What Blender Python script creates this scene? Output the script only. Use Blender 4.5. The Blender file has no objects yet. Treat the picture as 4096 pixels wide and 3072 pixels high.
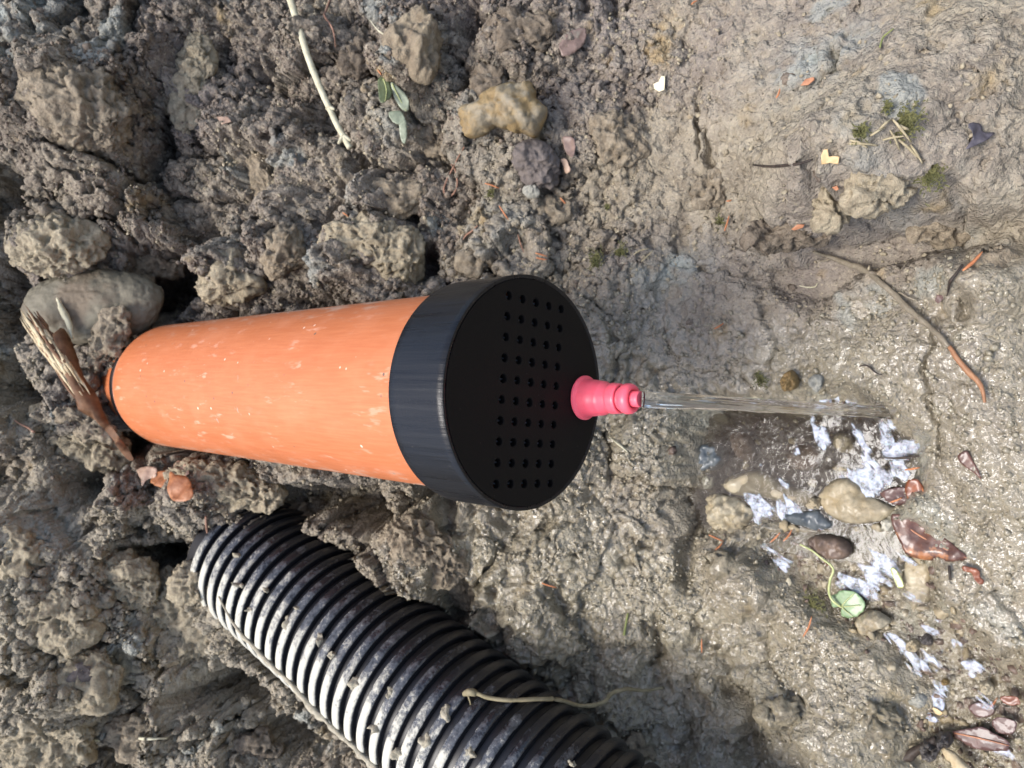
import bpy, bmesh, math, random
import numpy as np
from mathutils import Vector, Matrix, geometry, noise as mnoise

random.seed(7)
rng = np.random.default_rng(11)
scene = bpy.context.scene
C = scene.collection

# ------------------------------------------------------------------ camera, world, sun, exposure
PITCH = math.radians(47.5)
SP, CP = math.sin(PITCH), math.cos(PITCH)
CAM = np.array([0.0, 0.0, 0.52])
R_ = np.array([0.0, -SP, -CP]); F_ = np.array([0.0, CP, -SP]); U_ = np.array([1.0, 0.0, 0.0])
FPX = 2957.0
cam_d = bpy.data.cameras.new('camera')
cam = bpy.data.objects.new('camera', cam_d); C.objects.link(cam)
cam.matrix_world = Matrix(((R_[0], U_[0], -F_[0], CAM[0]), (R_[1], U_[1], -F_[1], CAM[1]), (R_[2], U_[2], -F_[2], CAM[2]), (0, 0, 0, 1)))
cam_d.sensor_width = 36.0
cam_d.lens = 36.0 * FPX / 4096
cam_d.clip_start = 0.01; cam_d.clip_end = 100.0
cam_d.dof.use_dof = True; cam_d.dof.focus_distance = 0.40; cam_d.dof.aperture_fstop = 14.0
scene.camera = cam

SUN_DIR = Vector((-0.20, 0.14, 0.968)).normalized()
SUN_EL = math.asin(SUN_DIR.z)
world = bpy.data.worlds.new('World'); scene.world = world; world.use_nodes = True
wn = world.node_tree; bg = wn.nodes['Background']
sky = wn.nodes.new('ShaderNodeTexSky'); sky.sky_type = 'NISHITA'; sky.sun_disc = False
sky.sun_elevation = SUN_EL; sky.sun_rotation = math.atan2(SUN_DIR.x, SUN_DIR.y)
sky.air_density = 1.0; sky.dust_density = 4.0; sky.ozone_density = 1.0
wn.links.new(sky.outputs[0], bg.inputs[0]); bg.inputs[1].default_value = 0.12
sun_d = bpy.data.lights.new('sun', 'SUN'); sun_d.energy = 1.25; sun_d.angle = math.radians(22); sun_d.color = (1.0, 0.99, 0.97)
sun = bpy.data.objects.new('sun', sun_d); C.objects.link(sun)
sun.rotation_euler = SUN_DIR.to_track_quat('Z', 'Y').to_euler(); sun.location = (0, 0.6, 2)
scene.view_settings.view_transform = 'Standard'; scene.view_settings.look = 'None'
scene.view_settings.gamma = 1.0; scene.view_settings.use_curve_mapping = False
scene.view_settings.exposure = 1.5
scene.cycles.max_bounces = 8; scene.cycles.transparent_max_bounces = 16
scene.cycles.caustics_refractive = False; scene.cycles.caustics_reflective = False
scene.cycles.sample_clamp_indirect = 4.0
scene.cycles.use_denoising = True

# ------------------------------------------------------------------ geometry helpers
def P(px, py, z):
    return CAM + z * (F_ + R_ * ((px - 2048) / FPX) + U_ * ((1536 - py) / FPX))
def ray(px, py):
    return F_ + R_ * ((px - 2048) / FPX) + U_ * ((1536 - py) / FPX)
def project(p):
    q = p - CAM
    z = q @ F_
    return 2048 + FPX * (q @ R_) / z, 1536 - FPX * (q @ U_) / z, z

def tag(o, label=None, cat=None, group=None, kind=None):
    if label: o['label'] = label
    if cat: o['category'] = cat
    if group: o['group'] = group
    if kind: o['kind'] = kind
    return o
def empty(name, loc, M=None):
    o = bpy.data.objects.new(name, None); C.objects.link(o); o.empty_display_size = 0.01
    o.matrix_world = M if M is not None else Matrix.Translation(loc)
    return o
def mesh_obj(name, verts, faces, mat, parent=None, smooth=True, matrix=None):
    me = bpy.data.meshes.new(name)
    me.from_pydata([tuple(v) for v in verts], [], [tuple(f) for f in faces])
    if smooth: me.shade_smooth()
    me.materials.append(mat)
    o = bpy.data.objects.new(name, me); C.objects.link(o)
    if matrix is not None and parent is None: o.matrix_world = matrix
    if parent is not None:
        o.parent = parent
    return o
def np_mesh(name, V, Fq, mat, smooth=True):
    """V (n,3) float, Fq (m,k) int"""
    me = bpy.data.meshes.new(name)
    k = Fq.shape[1]; m = len(Fq)
    me.vertices.add(len(V)); me.vertices.foreach_set('co', np.ascontiguousarray(V, dtype=np.float32).ravel())
    me.loops.add(m * k); me.loops.foreach_set('vertex_index', np.ascontiguousarray(Fq, dtype=np.int32).ravel())
    me.polygons.add(m); me.polygons.foreach_set('loop_start', np.arange(0, m * k, k, dtype=np.int32))
    me.update(calc_edges=True)
    if smooth: me.shade_smooth()
    me.materials.append(mat)
    o = bpy.data.objects.new(name, me); C.objects.link(o)
    return o

_T = rng.random((64, 64, 64)).astype(np.float32) * 2 - 1
def vnoise(x, y, z):
    xi = np.floor(x).astype(np.int32); yi = np.floor(y).astype(np.int32); zi = np.floor(z).astype(np.int32)
    fx = (x - xi).astype(np.float32); fy = (y - yi).astype(np.float32); fz = (z - zi).astype(np.float32)
    fx = fx * fx * fx * (fx * (fx * 6 - 15) + 10); fy = fy * fy * fy * (fy * (fy * 6 - 15) + 10); fz = fz * fz * fz * (fz * (fz * 6 - 15) + 10)
    x0 = xi & 63; x1 = (xi + 1) & 63; y0 = yi & 63; y1 = (yi + 1) & 63; z0 = zi & 63; z1 = (zi + 1) & 63
    a = _T[x0, y0, z0] * (1 - fx) + _T[x1, y0, z0] * fx
    b = _T[x0, y1, z0] * (1 - fx) + _T[x1, y1, z0] * fx
    c = _T[x0, y0, z1] * (1 - fx) + _T[x1, y0, z1] * fx
    d = _T[x0, y1, z1] * (1 - fx) + _T[x1, y1, z1] * fx
    a = a * (1 - fy) + b * fy; c = c * (1 - fy) + d * fy
    return a * (1 - fz) + c * fz
def fbm(p, lam, octs=4, gain=0.5, seed=0.0, ridged=False):
    out = 0; amp = 1.0; f = 1.0 / lam; tot = 0
    x, y, z = p
    for i in range(octs):
        o = seed * 7.31 + i * 13.7
        ca, sa = math.cos(0.7 * i + seed), math.sin(0.7 * i + seed)
        n = vnoise((x * ca - y * sa) * f + o, (x * sa + y * ca) * f + o * 1.7, z * f + o * 0.6)
        if ridged: n = 1 - 2 * np.abs(n)
        out = out + amp * n; tot += amp
        amp *= gain; f *= 2.03
    return out / tot
_H = rng.random((4, 128, 128)).astype(np.float32)
def worley(u, v, lam, seed=0):
    u = u / lam + seed * 17.3; v = v / lam + seed * 9.1
    ui = np.floor(u).astype(np.int32); vi = np.floor(v).astype(np.int32)
    f1 = np.full(u.shape, 9.0, np.float32); f2 = f1.copy(); rid = np.zeros(u.shape, np.float32)
    for a in (-1, 0, 1):
        for b in (-1, 0, 1):
            cx = (ui + a); cy = (vi + b); hx = (cx + seed * 31) & 127; hy = (cy + seed * 57) & 127
            dx = cx + _H[0, hx, hy] - u; dy = cy + _H[1, hx, hy] - v
            d = np.sqrt(dx * dx + dy * dy).astype(np.float32)
            near = d < f1
            f2 = np.where(near, f1, np.minimum(f2, d)); rid = np.where(near, _H[2, hx, hy], rid); f1 = np.where(near, d, f1)
    return f1, f2, rid
def sstep(a, b, x):
    t = np.clip((x - a) / (b - a), 0, 1); return t * t * (3 - 2 * t)

# ------------------------------------------------------------------ material helpers
class NT:
    def __init__(s, name):
        s.m = bpy.data.materials.new(name); s.m.use_nodes = True
        s.t = s.m.node_tree; s.b = s.t.nodes['Principled BSDF']; s.out = s.t.nodes['Material Output']
    def n(s, typ, **kw):
        nd = s.t.nodes.new(typ)
        for k, v in kw.items(): setattr(nd, k, v)
        return nd
    def link(s, a, b): s.t.links.new(a, b)
    def setv(s, sock, v):
        if isinstance(v, bpy.types.NodeSocket): s.link(v, sock)
        else: sock.default_value = v
    def coord(s, kind='Object'):
        if kind == 'World': return s.n('ShaderNodeNewGeometry').outputs['Position']
        return s.n('ShaderNodeTexCoord').outputs[kind]
    def mapping(s, vec, scale=(1, 1, 1), loc=(0, 0, 0), rot=(0, 0, 0)):
        m = s.n('ShaderNodeMapping'); s.link(vec, m.inputs[0]); m.inputs['Scale'].default_value = scale
        m.inputs['Location'].default_value = loc; m.inputs['Rotation'].default_value = rot
        return m.outputs[0]
    def noise(s, vec, scale, detail=4, rough=0.55, dist=0.0, out=0):
        n = s.n('ShaderNodeTexNoise'); s.link(vec, n.inputs['Vector'])
        n.inputs['Scale'].default_value = scale; n.inputs['Detail'].default_value = detail
        n.inputs['Roughness'].default_value = rough; n.inputs['Distortion'].default_value = dist
        return n.outputs[out]
    def voro(s, vec, scale, feature='F1', out=0, rand=1.0):
        n = s.n('ShaderNodeTexVoronoi', feature=feature); s.link(vec, n.inputs['Vector'])
        n.inputs['Scale'].default_value = scale; n.inputs['Randomness'].default_value = rand
        return n.outputs[out]
    def ramp(s, fac, stops, interp='LINEAR'):
        r = s.n('ShaderNodeValToRGB'); s.setv(r.inputs[0], fac); e = r.color_ramp.elements
        r.color_ramp.interpolation = interp
        while len(e) < len(stops): e.new(0.5)
        for i, (p, c) in enumerate(stops):
            e[i].position = p; e[i].color = (c, c, c, 1) if isinstance(c, (int, float)) else (*c, 1)
        return r.outputs[0]
    def mix(s, fac, a, b, mode='MIX'):
        m = s.n('ShaderNodeMix', data_type='RGBA', blend_type=mode)
        s.setv(m.inputs[0], fac)
        s.setv(m.inputs[6], a if isinstance(a, bpy.types.NodeSocket) else (*a, 1))
        s.setv(m.inputs[7], b if isinstance(b, bpy.types.NodeSocket) else (*b, 1))
        return m.outputs[2]
    def math(s, op, a, b=0.0, clamp=False):
        m = s.n('ShaderNodeMath', operation=op, use_clamp=clamp); s.setv(m.inputs[0], a); s.setv(m.inputs[1], b)
        return m.outputs[0]
    def attr(s, name):
        return s.n('ShaderNodeAttribute', attribute_name=name).outputs['Fac']
    def bump(s, h, dist, strength=1.0, normal=None):
        b = s.n('ShaderNodeBump'); s.setv(b.inputs['Height'], h); b.inputs['Distance'].default_value = dist
        b.inputs['Strength'].default_value = strength
        if normal is not None: s.link(normal, b.inputs['Normal'])
        return b.outputs[0]
    def set(s, **kw):
        names = dict(col='Base Color', rough='Roughness', normal='Normal', spec='Specular IOR Level', coat='Coat Weight',
                     coat_rough='Coat Roughness', trans='Transmission Weight', ior='IOR', sss='Subsurface Weight', metal='Metallic', alpha='Alpha')
        for k, v in kw.items():
            if k == 'col' and not isinstance(v, bpy.types.NodeSocket): v = (*v, 1)
            s.setv(s.b.inputs[names[k]], v)
        return s

def mat_soil():
    s = NT('clay_soil'); p = s.coord('World')
    tone = s.attr('tone'); wet = s.attr('wet'); blue = s.attr('blue'); deep = s.attr('deep'); hue = s.attr('hue')
    n1 = s.noise(p, 60, 6, 0.65); n2 = s.noise(p, 260, 5, 0.7); n3 = s.noise(p, 22, 3)
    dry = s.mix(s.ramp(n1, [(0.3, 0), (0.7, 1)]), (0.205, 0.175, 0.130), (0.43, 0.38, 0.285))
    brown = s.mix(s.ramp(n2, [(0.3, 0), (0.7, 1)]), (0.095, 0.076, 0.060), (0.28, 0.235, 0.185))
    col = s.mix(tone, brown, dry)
    purple = s.mix(n1, (0.135, 0.110, 0.102), (0.29, 0.252, 0.238))
    col = s.mix(s.math('MULTIPLY', hue, 0.62), col, purple)
    col = s.mix(s.ramp(n2, [(0.54, 0), (0.70, 0.7)]), col, (0.44, 0.39, 0.29))
    och = s.math('MULTIPLY', s.ramp(s.noise(p, 34, 3, 0.5), [(0.60, 0), (0.7, 1)]), s.ramp(n3, [(0.5, 0), (0.6, 0.5)]))
    col = s.mix(och, col, (0.36, 0.25, 0.10))
    col = s.mix(blue, col, s.mix(n2, (0.24, 0.28, 0.265), (0.40, 0.43, 0.40)))
    # grit: tiny pale and dark mineral grains
    vc = s.voro(p, 420, out=1); vd = s.voro(p, 420)
    g = s.math('MULTIPLY', s.ramp(vd, [(0.25, 1), (0.4, 0)]), s.ramp(vc, [(0.72, 0), (0.8, 1)]))
    col = s.mix(s.math('MULTIPLY', g, 0.6), col, (0.40, 0.35, 0.26))
    g2 = s.math('MULTIPLY', s.ramp(vd, [(0.25, 1), (0.4, 0)]), s.ramp(vc, [(0.16, 1), (0.22, 0)]))
    col = s.mix(s.math('MULTIPLY', g2, 0.6), col, (0.045, 0.035, 0.03))
    wetc = s.mix(1.0, col, (0.86, 0.85, 0.78), 'MULTIPLY')
    wetc = s.mix(0.4, wetc, (0.27, 0.235, 0.155))
    col = s.mix(wet, col, wetc)
    col = s.mix(deep, col, s.mix(n1, (0.030, 0.022, 0.018), (0.085, 0.064, 0.048)))
    rough = s.ramp(wet, [(0.0, 0.95), (0.35, 0.75), (0.7, 0.42), (1.0, 0.28)])
    h = s.math('ADD', s.math('MULTIPLY', s.noise(p, 900, 4, 0.65), 0.6), s.noise(p, 320, 3, 0.6))
    h = s.math('ADD', h, s.math('MULTIPLY', s.voro(p, 380), -0.5)); nb = s.bump(h, 0.0026, 1.0)
    # film of water over wet clay: smooth, lumpy, shiny
    cb = s.bump(s.math('ADD', s.noise(p, 260, 2, 0.5), s.math('MULTIPLY', s.noise(p, 600, 2), 0.25)), 0.0017, 1.0)
    s.set(col=col, rough=rough, normal=nb, spec=s.ramp(wet, [(0.2, 0.12), (0.8, 0.5)]), coat=s.ramp(wet, [(0.25, 0), (0.60, 1.0)]), coat_rough=0.045)
    s.link(cb, s.b.inputs['Coat Normal'])
    return s.m
def mat_soil_plain(name, a, b, rough=0.95, scale=300, coat=0.0, bumpd=0.0012, spec=0.15):
    s = NT(name); p = s.coord('World')
    n = s.noise(p, scale, 5, 0.7)
    col = s.mix(s.ramp(n, [(0.3, 0), (0.7, 1)]), a, b)
    s.set(col=col, rough=rough, spec=spec, coat=coat, coat_rough=0.1, normal=s.bump(s.noise(p, scale * 2.5, 4, 0.7), bumpd, 0.9))
    return s.m
def mat_orange():
    s = NT('orange_plastic'); p = s.coord('Object')
    ax = s.mapping(p, (1, 1, 0.06))
    streak = s.noise(ax, 600, 3, 0.6)
    col = s.mix(s.ramp(streak, [(0.35, 0), (0.65, 1)]), (0.41, 0.122, 0.043), (0.455, 0.146, 0.055))
    dust = s.noise(p, 40, 5, 0.6)
    col = s.mix(s.ramp(dust, [(0.50, 0), (0.8, 0.16)]), col, (0.62, 0.30, 0.17))
    # diagonal pale scuffs
    sc = s.noise(s.mapping(p, (1, 1, 0.25), rot=(0.5, 0.7, 0.4)), 170, 3, 0.6)
    col = s.mix(s.math('MULTIPLY', s.ramp(sc, [(0.60, 0), (0.69, 1)]), s.ramp(s.noise(p, 26, 2), [(0.44, 0), (0.64, 0.5)])), col, (0.70, 0.42, 0.30))
    v = s.voro(p, 150); vc = s.voro(p, 150, out=1)
    spot = s.math('MULTIPLY', s.ramp(v, [(0.10, 1), (0.17, 0)]), s.ramp(vc, [(0.80, 0), (0.82, 1)]))
    col = s.mix(s.math('MULTIPLY', spot, 0.8), col, (0.74, 0.56, 0.44))
    v2 = s.voro(p, 90); vc2 = s.voro(p, 90, out=1)
    mud = s.math('MULTIPLY', s.ramp(v2, [(0.06, 1), (0.11, 0)]), s.ramp(vc2, [(0.70, 0), (0.74, 1)]))
    col = s.mix(mud, col, (0.14, 0.09, 0.06))
    sx_ = s.n('ShaderNodeSeparateXYZ'); s.link(p, sx_.inputs[0])
    flank = s.ramp(s.math('ABSOLUTE', sx_.outputs[0]), [(0.036, 0), (0.055, 1)])
    silt = s.ramp(s.math('ADD', s.noise(s.mapping(p, (1, 1, .35)), 120, 5, .7), s.math('MULTIPLY', flank, 0.12)), [(0.60, 0), (0.72, 0.75)])
    col = s.mix(s.math('MULTIPLY', silt, s.ramp(flank, [(0, .12), (1, 1)])), col, (0.46, 0.34, 0.25))
    mudp = s.math('MULTIPLY', s.ramp(s.noise(p, 95, 5, .7), [(0.66, 0), (0.70, 1)]), s.ramp(s.noise(p, 18, 2), [(0.50, 0), (0.62, 1)]))
    col = s.mix(mudp, col, (0.30, 0.235, 0.165))
    rim = s.math('MULTIPLY', s.ramp(s.attr('rim'), [(0.0, 0), (1.0, 1)]), s.ramp(s.noise(p, 70, 4), [(0.35, 0.35), (0.6, 1)]))
    col = s.mix(rim, col, (0.60, 0.36, 0.27))
    s.set(col=col, rough=s.ramp(dust, [(0.3, 0.42), (0.7, 0.62)]), spec=0.35, normal=s.bump(streak, 0.00012, 0.6))
    return s.m
def mat_black_side():
    s = NT('black_plastic_side'); p = s.coord('Object')
    # turned surface: bands that run along the axis plus fine rings round it
    band = s.noise(s.mapping(p, (1, 1, 0.03)), 210, 4, 0.6)
    ring = s.noise(s.mapping(p, (0.06, 0.06, 1)), 2600, 2, 0.6)
    col = s.mix(s.ramp(band, [(0.35, 0), (0.7, 1)]), (0.004, 0.0045, 0.006), (0.010, 0.011, 0.013))
    sc = s.noise(s.mapping(p, (1, 1, 0.3), rot=(0.4, 0.2, 1.0)), 260, 4, 0.6)
    msk = s.math('MULTIPLY', s.ramp(sc, [(0.68, 0), (0.74, 1)]), s.ramp(s.noise(p, 60, 2), [(0.55, 0), (0.65, 1)]))
    col = s.mix(msk, col, (0.30, 0.28, 0.24))
    h = s.math('ADD', s.math('MULTIPLY', band, 1.6), s.math('MULTIPLY', ring, 0.25))
    s.set(col=col, rough=s.ramp(band, [(0.3, 0.22), (0.7, 0.42)]), spec=0.28, normal=s.bump(h, 0.0004, 0.9))
    return s.m
def mat_black_face():
    s = NT('black_matte_plastic'); p = s.coord('Object')
    n = s.noise(p, 1400, 3, 0.6)
    v = s.voro(p, 300); vc = s.voro(p, 300, out=1)
    d = s.math('MULTIPLY', s.ramp(v, [(0.05, 1), (0.09, 0)]), s.ramp(vc, [(0.75, 0), (0.8, 1)]))
    col = s.mix(s.math('MULTIPLY', d, 0.5), (0.0035, 0.0032, 0.0032), (0.10, 0.09, 0.08))
    s.set(col=col, rough=0.62, spec=0.16, normal=s.bump(n, 0.0003, 0.7))
    return s.m
def mat_simple(name, col, rough=0.5, spec=0.5, **kw):
    s = NT(name); s.set(col=col, rough=rough, spec=spec, **kw); return s.m
def mat_pink():
    s = NT('pink_rubber'); p = s.coord('Object')
    n = s.noise(p, 90, 4)
    col = s.mix(n, (0.80, 0.085, 0.135), (0.86, 0.14, 0.185))
    s.set(col=col, rough=0.36, spec=0.45, sss=0.25, normal=s.bump(s.noise(p, 900, 3), 0.00015, 0.5))
    s.b.inputs['Subsurface Radius'].default_value = (1.0, 0.35, 0.35); s.b.inputs['Subsurface Scale'].default_value = 0.003
    return s.m
def mat_corrugated():
    s = NT('muddy_black_plastic'); p = s.coord('World')
    g = s.n('ShaderNodeNewGeometry')
    n = s.noise(p, 75, 5, 0.62); n2 = s.noise(p, 420, 4, 0.65)
    amt = s.math('ADD', s.math('MULTIPLY', n, 0.75), s.math('MULTIPLY', n2, 0.35))
    amt = s.math('ADD', amt, s.math('MULTIPLY', s.math('SUBTRACT', s.attr('mud'), 0.5), 0.55))
    m = s.ramp(amt, [(0.45, 0), (0.56, 0.9), (0.68, 1.0)])
    film = s.ramp(amt, [(0.30, 0.0), (0.50, 0.55)])
    col = s.mix(film, (0.010, 0.011, 0.014), (0.20, 0.21, 0.225))
    mudc = s.mix(n2, (0.34, 0.32, 0.25), (0.56, 0.545, 0.47))
    col = s.mix(m, col, mudc)
    s.set(col=col, rough=s.ramp(m, [(0, 0.24), (1, 0.75)]), spec=0.5, normal=s.bump(s.math('ADD', s.math('MULTIPLY', m, 1.0), s.math('MULTIPLY', n2, 0.5)), 0.0009, 0.9))
    return s.m
def mat_water(name='pool_water', tint=(0.80, 0.80, 0.76), bumpscale=60, bumpd=0.0007, rough=0.015, murk=0.30):
    s = NT(name); p = s.coord('World')
    s.t.nodes.remove(s.b)
    tr = s.n('ShaderNodeBsdfTransparent'); tr.inputs[0].default_value = (*tint, 1)
    gl = s.n('ShaderNodeBsdfGlossy'); gl.inputs['Roughness'].default_value = rough
    df = s.n('ShaderNodeBsdfDiffuse'); df.inputs[0].default_value = (0.060, 0.050, 0.040, 1)
    fr = s.n('ShaderNodeFresnel'); fr.inputs['IOR'].default_value = 1.33
    h = s.math('ADD', s.noise(p, bumpscale, 4, 0.6, 0.6), s.math('MULTIPLY', s.noise(p, bumpscale * 3.2, 3, 0.6, 1.2), 0.35))
    nb = s.bump(h, bumpd, 0.8)
    s.link(nb, gl.inputs['Normal']); s.link(nb, fr.inputs['Normal'])
    m0 = s.n('ShaderNodeMixShader'); m0.inputs[0].default_value = murk
    s.link(tr.outputs[0], m0.inputs[1]); s.link(df.outputs[0], m0.inputs[2])
    m1 = s.n('ShaderNodeMixShader'); s.link(fr.outputs[0], m1.inputs[0]); s.link(m0.outputs[0], m1.inputs[1]); s.link(gl.outputs[0], m1.inputs[2])
    s.link(m1.outputs[0], s.out.inputs[0])
    return s.m
def mat_jet():
    s = NT('clear_water'); p = s.coord('Object')
    s.set(col=(1, 1, 1), rough=0.02, trans=1.0, ior=1.33, spec=0.5)
    return s.m
def mat_glare_foam():  # white colour stands in for sky reflected by the moving water, and some bubbles
    s = NT('white_glare_foam'); p = s.coord('World')
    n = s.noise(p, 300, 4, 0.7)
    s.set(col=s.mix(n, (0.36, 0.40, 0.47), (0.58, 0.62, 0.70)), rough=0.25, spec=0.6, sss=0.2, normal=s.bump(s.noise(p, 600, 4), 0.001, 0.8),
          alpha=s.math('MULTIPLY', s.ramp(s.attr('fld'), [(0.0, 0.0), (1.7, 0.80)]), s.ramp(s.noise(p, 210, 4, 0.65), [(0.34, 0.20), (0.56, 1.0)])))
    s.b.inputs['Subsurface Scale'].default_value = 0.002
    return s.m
def mat_leaf(name, a, b, c=None, rough=0.5, coat=0.0, scale=120, patch=40, trans=0.15):
    s = NT(name); p = s.coord('World')
    n = s.noise(p, scale, 5, 0.6)
    col = s.mix(s.ramp(n, [(0.35, 0), (0.65, 1)]), a, b)
    if c is not None:
        col = s.mix(s.ramp(s.noise(p, patch, 4, 0.6), [(0.58, 0), (0.64, 1)]), col, c)
    s.set(col=col, rough=rough, coat=coat, coat_rough=0.08, normal=s.bump(s.noise(p, scale * 3, 4), 0.0006, 0.7))
    return s.m
def mat_wood(name, a, b, scale=500, axis=(0.08, 1, 1), rough=0.85):
    s = NT(name); p = s.coord('Object')
    n = s.noise(s.mapping(p, axis), scale, 4, 0.6)
    s.set(col=s.mix(s.ramp(n, [(0.3, 0), (0.7, 1)]), a, b), rough=rough, spec=0.2, normal=s.bump(n, 0.0012, 1.0))
    return s.m
def mat_stone(name, a, b, c=None, scale=60, rough=0.7, coat=0.0, spec=0.3, cs=30, bumpd=0.0012):
    s = NT(name); p = s.coord('World')
    n = s.noise(p, scale, 6, 0.65)
    col = s.mix(s.ramp(n, [(0.3, 0), (0.68, 1)]), a, b)
    if c is not None: col = s.mix(s.ramp(s.noise(p, cs, 4, 0.55), [(0.48, 0), (0.62, 0.9)]), col, c)
    col = s.mix(s.ramp(s.noise(p, 380, 4, 0.7), [(0.60, 0), (0.75, 0.6)]), col, tuple(x * 0.35 for x in a))
    s.set(col=col, rough=rough, coat=coat, coat_rough=0.08, spec=spec, normal=s.bump(s.noise(p, scale * 5, 5, 0.65), bumpd, 0.9))
    return s.m

M = dict(
    soil=mat_soil(), orange=mat_orange(), bside=mat_black_side(), bface=mat_black_face(), pink=mat_pink(), corr=mat_corrugated(),
    water=mat_water(), stream=mat_water('stream_water', (0.93, 0.92, 0.88), 110, 0.0022, 0.02, 0.06), jet=mat_jet(), glare_foam=mat_glare_foam(),
    seal=mat_simple('dark_rubber', (0.03, 0.022, 0.018), 0.6, 0.4),
    inner=mat_simple('black_inside', (0.004, 0.004, 0.004), 0.8, 0.1),
    rib=mat_simple('black_rib', (0.07, 0.072, 0.08), 0.3, 0.6),
    crumb_dry=mat_soil_plain('dry_crumb', (0.21, 0.175, 0.12), (0.44, 0.385, 0.275)),
    crumb_brown=mat_soil_plain('brown_crumb', (0.095, 0.075, 0.058), (0.26, 0.215, 0.17)),
    crumb_wet=mat_soil_plain('wet_crumb', (0.18, 0.155, 0.105), (0.31, 0.275, 0.19), 0.45, coat=0.9, spec=0.4),
    mudcream=mat_soil_plain('cream_mud', (0.26, 0.23, 0.165), (0.43, 0.39, 0.30)),
)

# ------------------------------------------------------------------ where the pipes lie
PF = P(2122, 1570, 0.3806)          # centre of the cap's face
PB = P(690, 1542, 0.6754)           # far end of the orange pipe
AX = (PF - PB) / np.linalg.norm(PF - PB)
R_PIPE, R_CAP, CAP_LEN = 0.055, 0.0605, 0.0405
QA = P(1226, 2400, 0.640); QB = P(1967, 3006, 0.530)
QX = (QB - QA) / np.linalg.norm(QB - QA)
R_COR = 0.0590

# ------------------------------------------------------------------ terrain: bank sloping down to the pool
PROF = np.array([(-14, 2.6), (-5, 1.5), (-2.5, 0.95), (-1.3, 0.60), (-0.95, 0.45), (-0.80, 0.355), (-0.73, 0.285), (-0.69, 0.225), (-0.60, 0.178), (-0.5, 0.140),
                 (-0.4, 0.090), (-0.34, 0.046), (-0.30, 0.024), (-0.26, 0.012), (-0.22, 0.009), (-0.10, 0.008), (0.06, 0.012), (0.3, 0.03), (1.2, 0.08), (4, 0.1), (14, 0.2)])
seg = np.r_[0, np.cumsum(np.hypot(*np.diff(PROF, axis=0).T))]
V0 = np.interp(-0.95, PROF[:, 0], seg)
_fine = np.linspace(0, seg[-1], 24000)
_ps = np.interp(_fine, seg, PROF[:, 0]); _pz = np.interp(_fine, seg, PROF[:, 1])
k = np.hanning(61); k /= k.sum()
def _sm(a):
    return np.convolve(np.r_[np.full(30, a[0]), a, np.full(30, a[-1])], k, 'valid')
_ps2, _pz2 = _sm(_ps), _sm(_pz)
def prof(v):
    s = np.interp(v, _fine, _ps2); z = np.interp(v, _fine, _pz2)
    e = 0.012
    ds = np.interp(v + e, _fine, _ps2) - np.interp(v - e, _fine, _ps2); dz = np.interp(v + e, _fine, _pz2) - np.interp(v - e, _fine, _pz2)
    L = np.hypot(ds, dz) + 1e-9
    return s, z, -dz / L, ds / L     # position and outward normal in the (s, z) plane
_vv = np.linspace(0, seg[-1], 24000); _sv, _zv, _, _ = prof(_vv)
def base_hit(px, py):
    d = ray(px, py); ds, dz = -d[1], d[2]
    cr = _sv * dz - (_zv - CAM[2]) * ds       # sign change = crossing of the ray with the profile
    t = (_sv * ds + (_zv - CAM[2]) * dz) / (ds * ds + dz * dz)
    idx = np.where((np.sign(cr[:-1]) != np.sign(cr[1:])) & (t[:-1] > 0))[0]
    i = min(idx, key=lambda j: t[j])
    return d[0] * t[i], _vv[i]

NX, NV = 860, 1010
def spaced(n, core, n_out, far):
    a = np.linspace(-1, 1, n - 2 * n_out)
    g = np.geomspace(1, far, n_out + 1)[1:]
    step = a[1] - a[0]
    o = 1 + step * np.arange(1, n_out + 1) + (g - 1)
    return np.r_[-o[::-1], a, o]
xi = spaced(NX, 1, 26, 28)
vs_core = np.interp(-0.84, _sv, _vv); ve_core = np.interp(0.10, _sv, _vv)
nvo = 26
vcore = np.linspace(vs_core, ve_core, NV - 2 * nvo)
st = vcore[1] - vcore[0]
go = np.cumsum(st * np.geomspace(1.05, 1.2, nvo) ** np.arange(1, nvo + 1) * 1.0)
go = go / go[-1] * 3.5 * 0 + np.geomspace(st, 9.0, nvo)
vlo = vs_core - np.minimum(go, vs_core * 0.98 * np.linspace(0, 1, nvo) + go * 0.02) ; vhi = ve_core + go
vlo = vs_core - np.geomspace(st, vs_core * 0.95, nvo)
VV = np.r_[vlo[::-1], vcore, vhi]
half = np.interp(VV, [vs_core, ve_core], [0.42, 0.305])
X = (xi[None, :] * half[:, None]); V = np.broadcast_to(VV[:, None], X.shape)
s0, z0, ns, nz = prof(V)
p0 = (X, -s0, z0)
SH = X.shape

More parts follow.
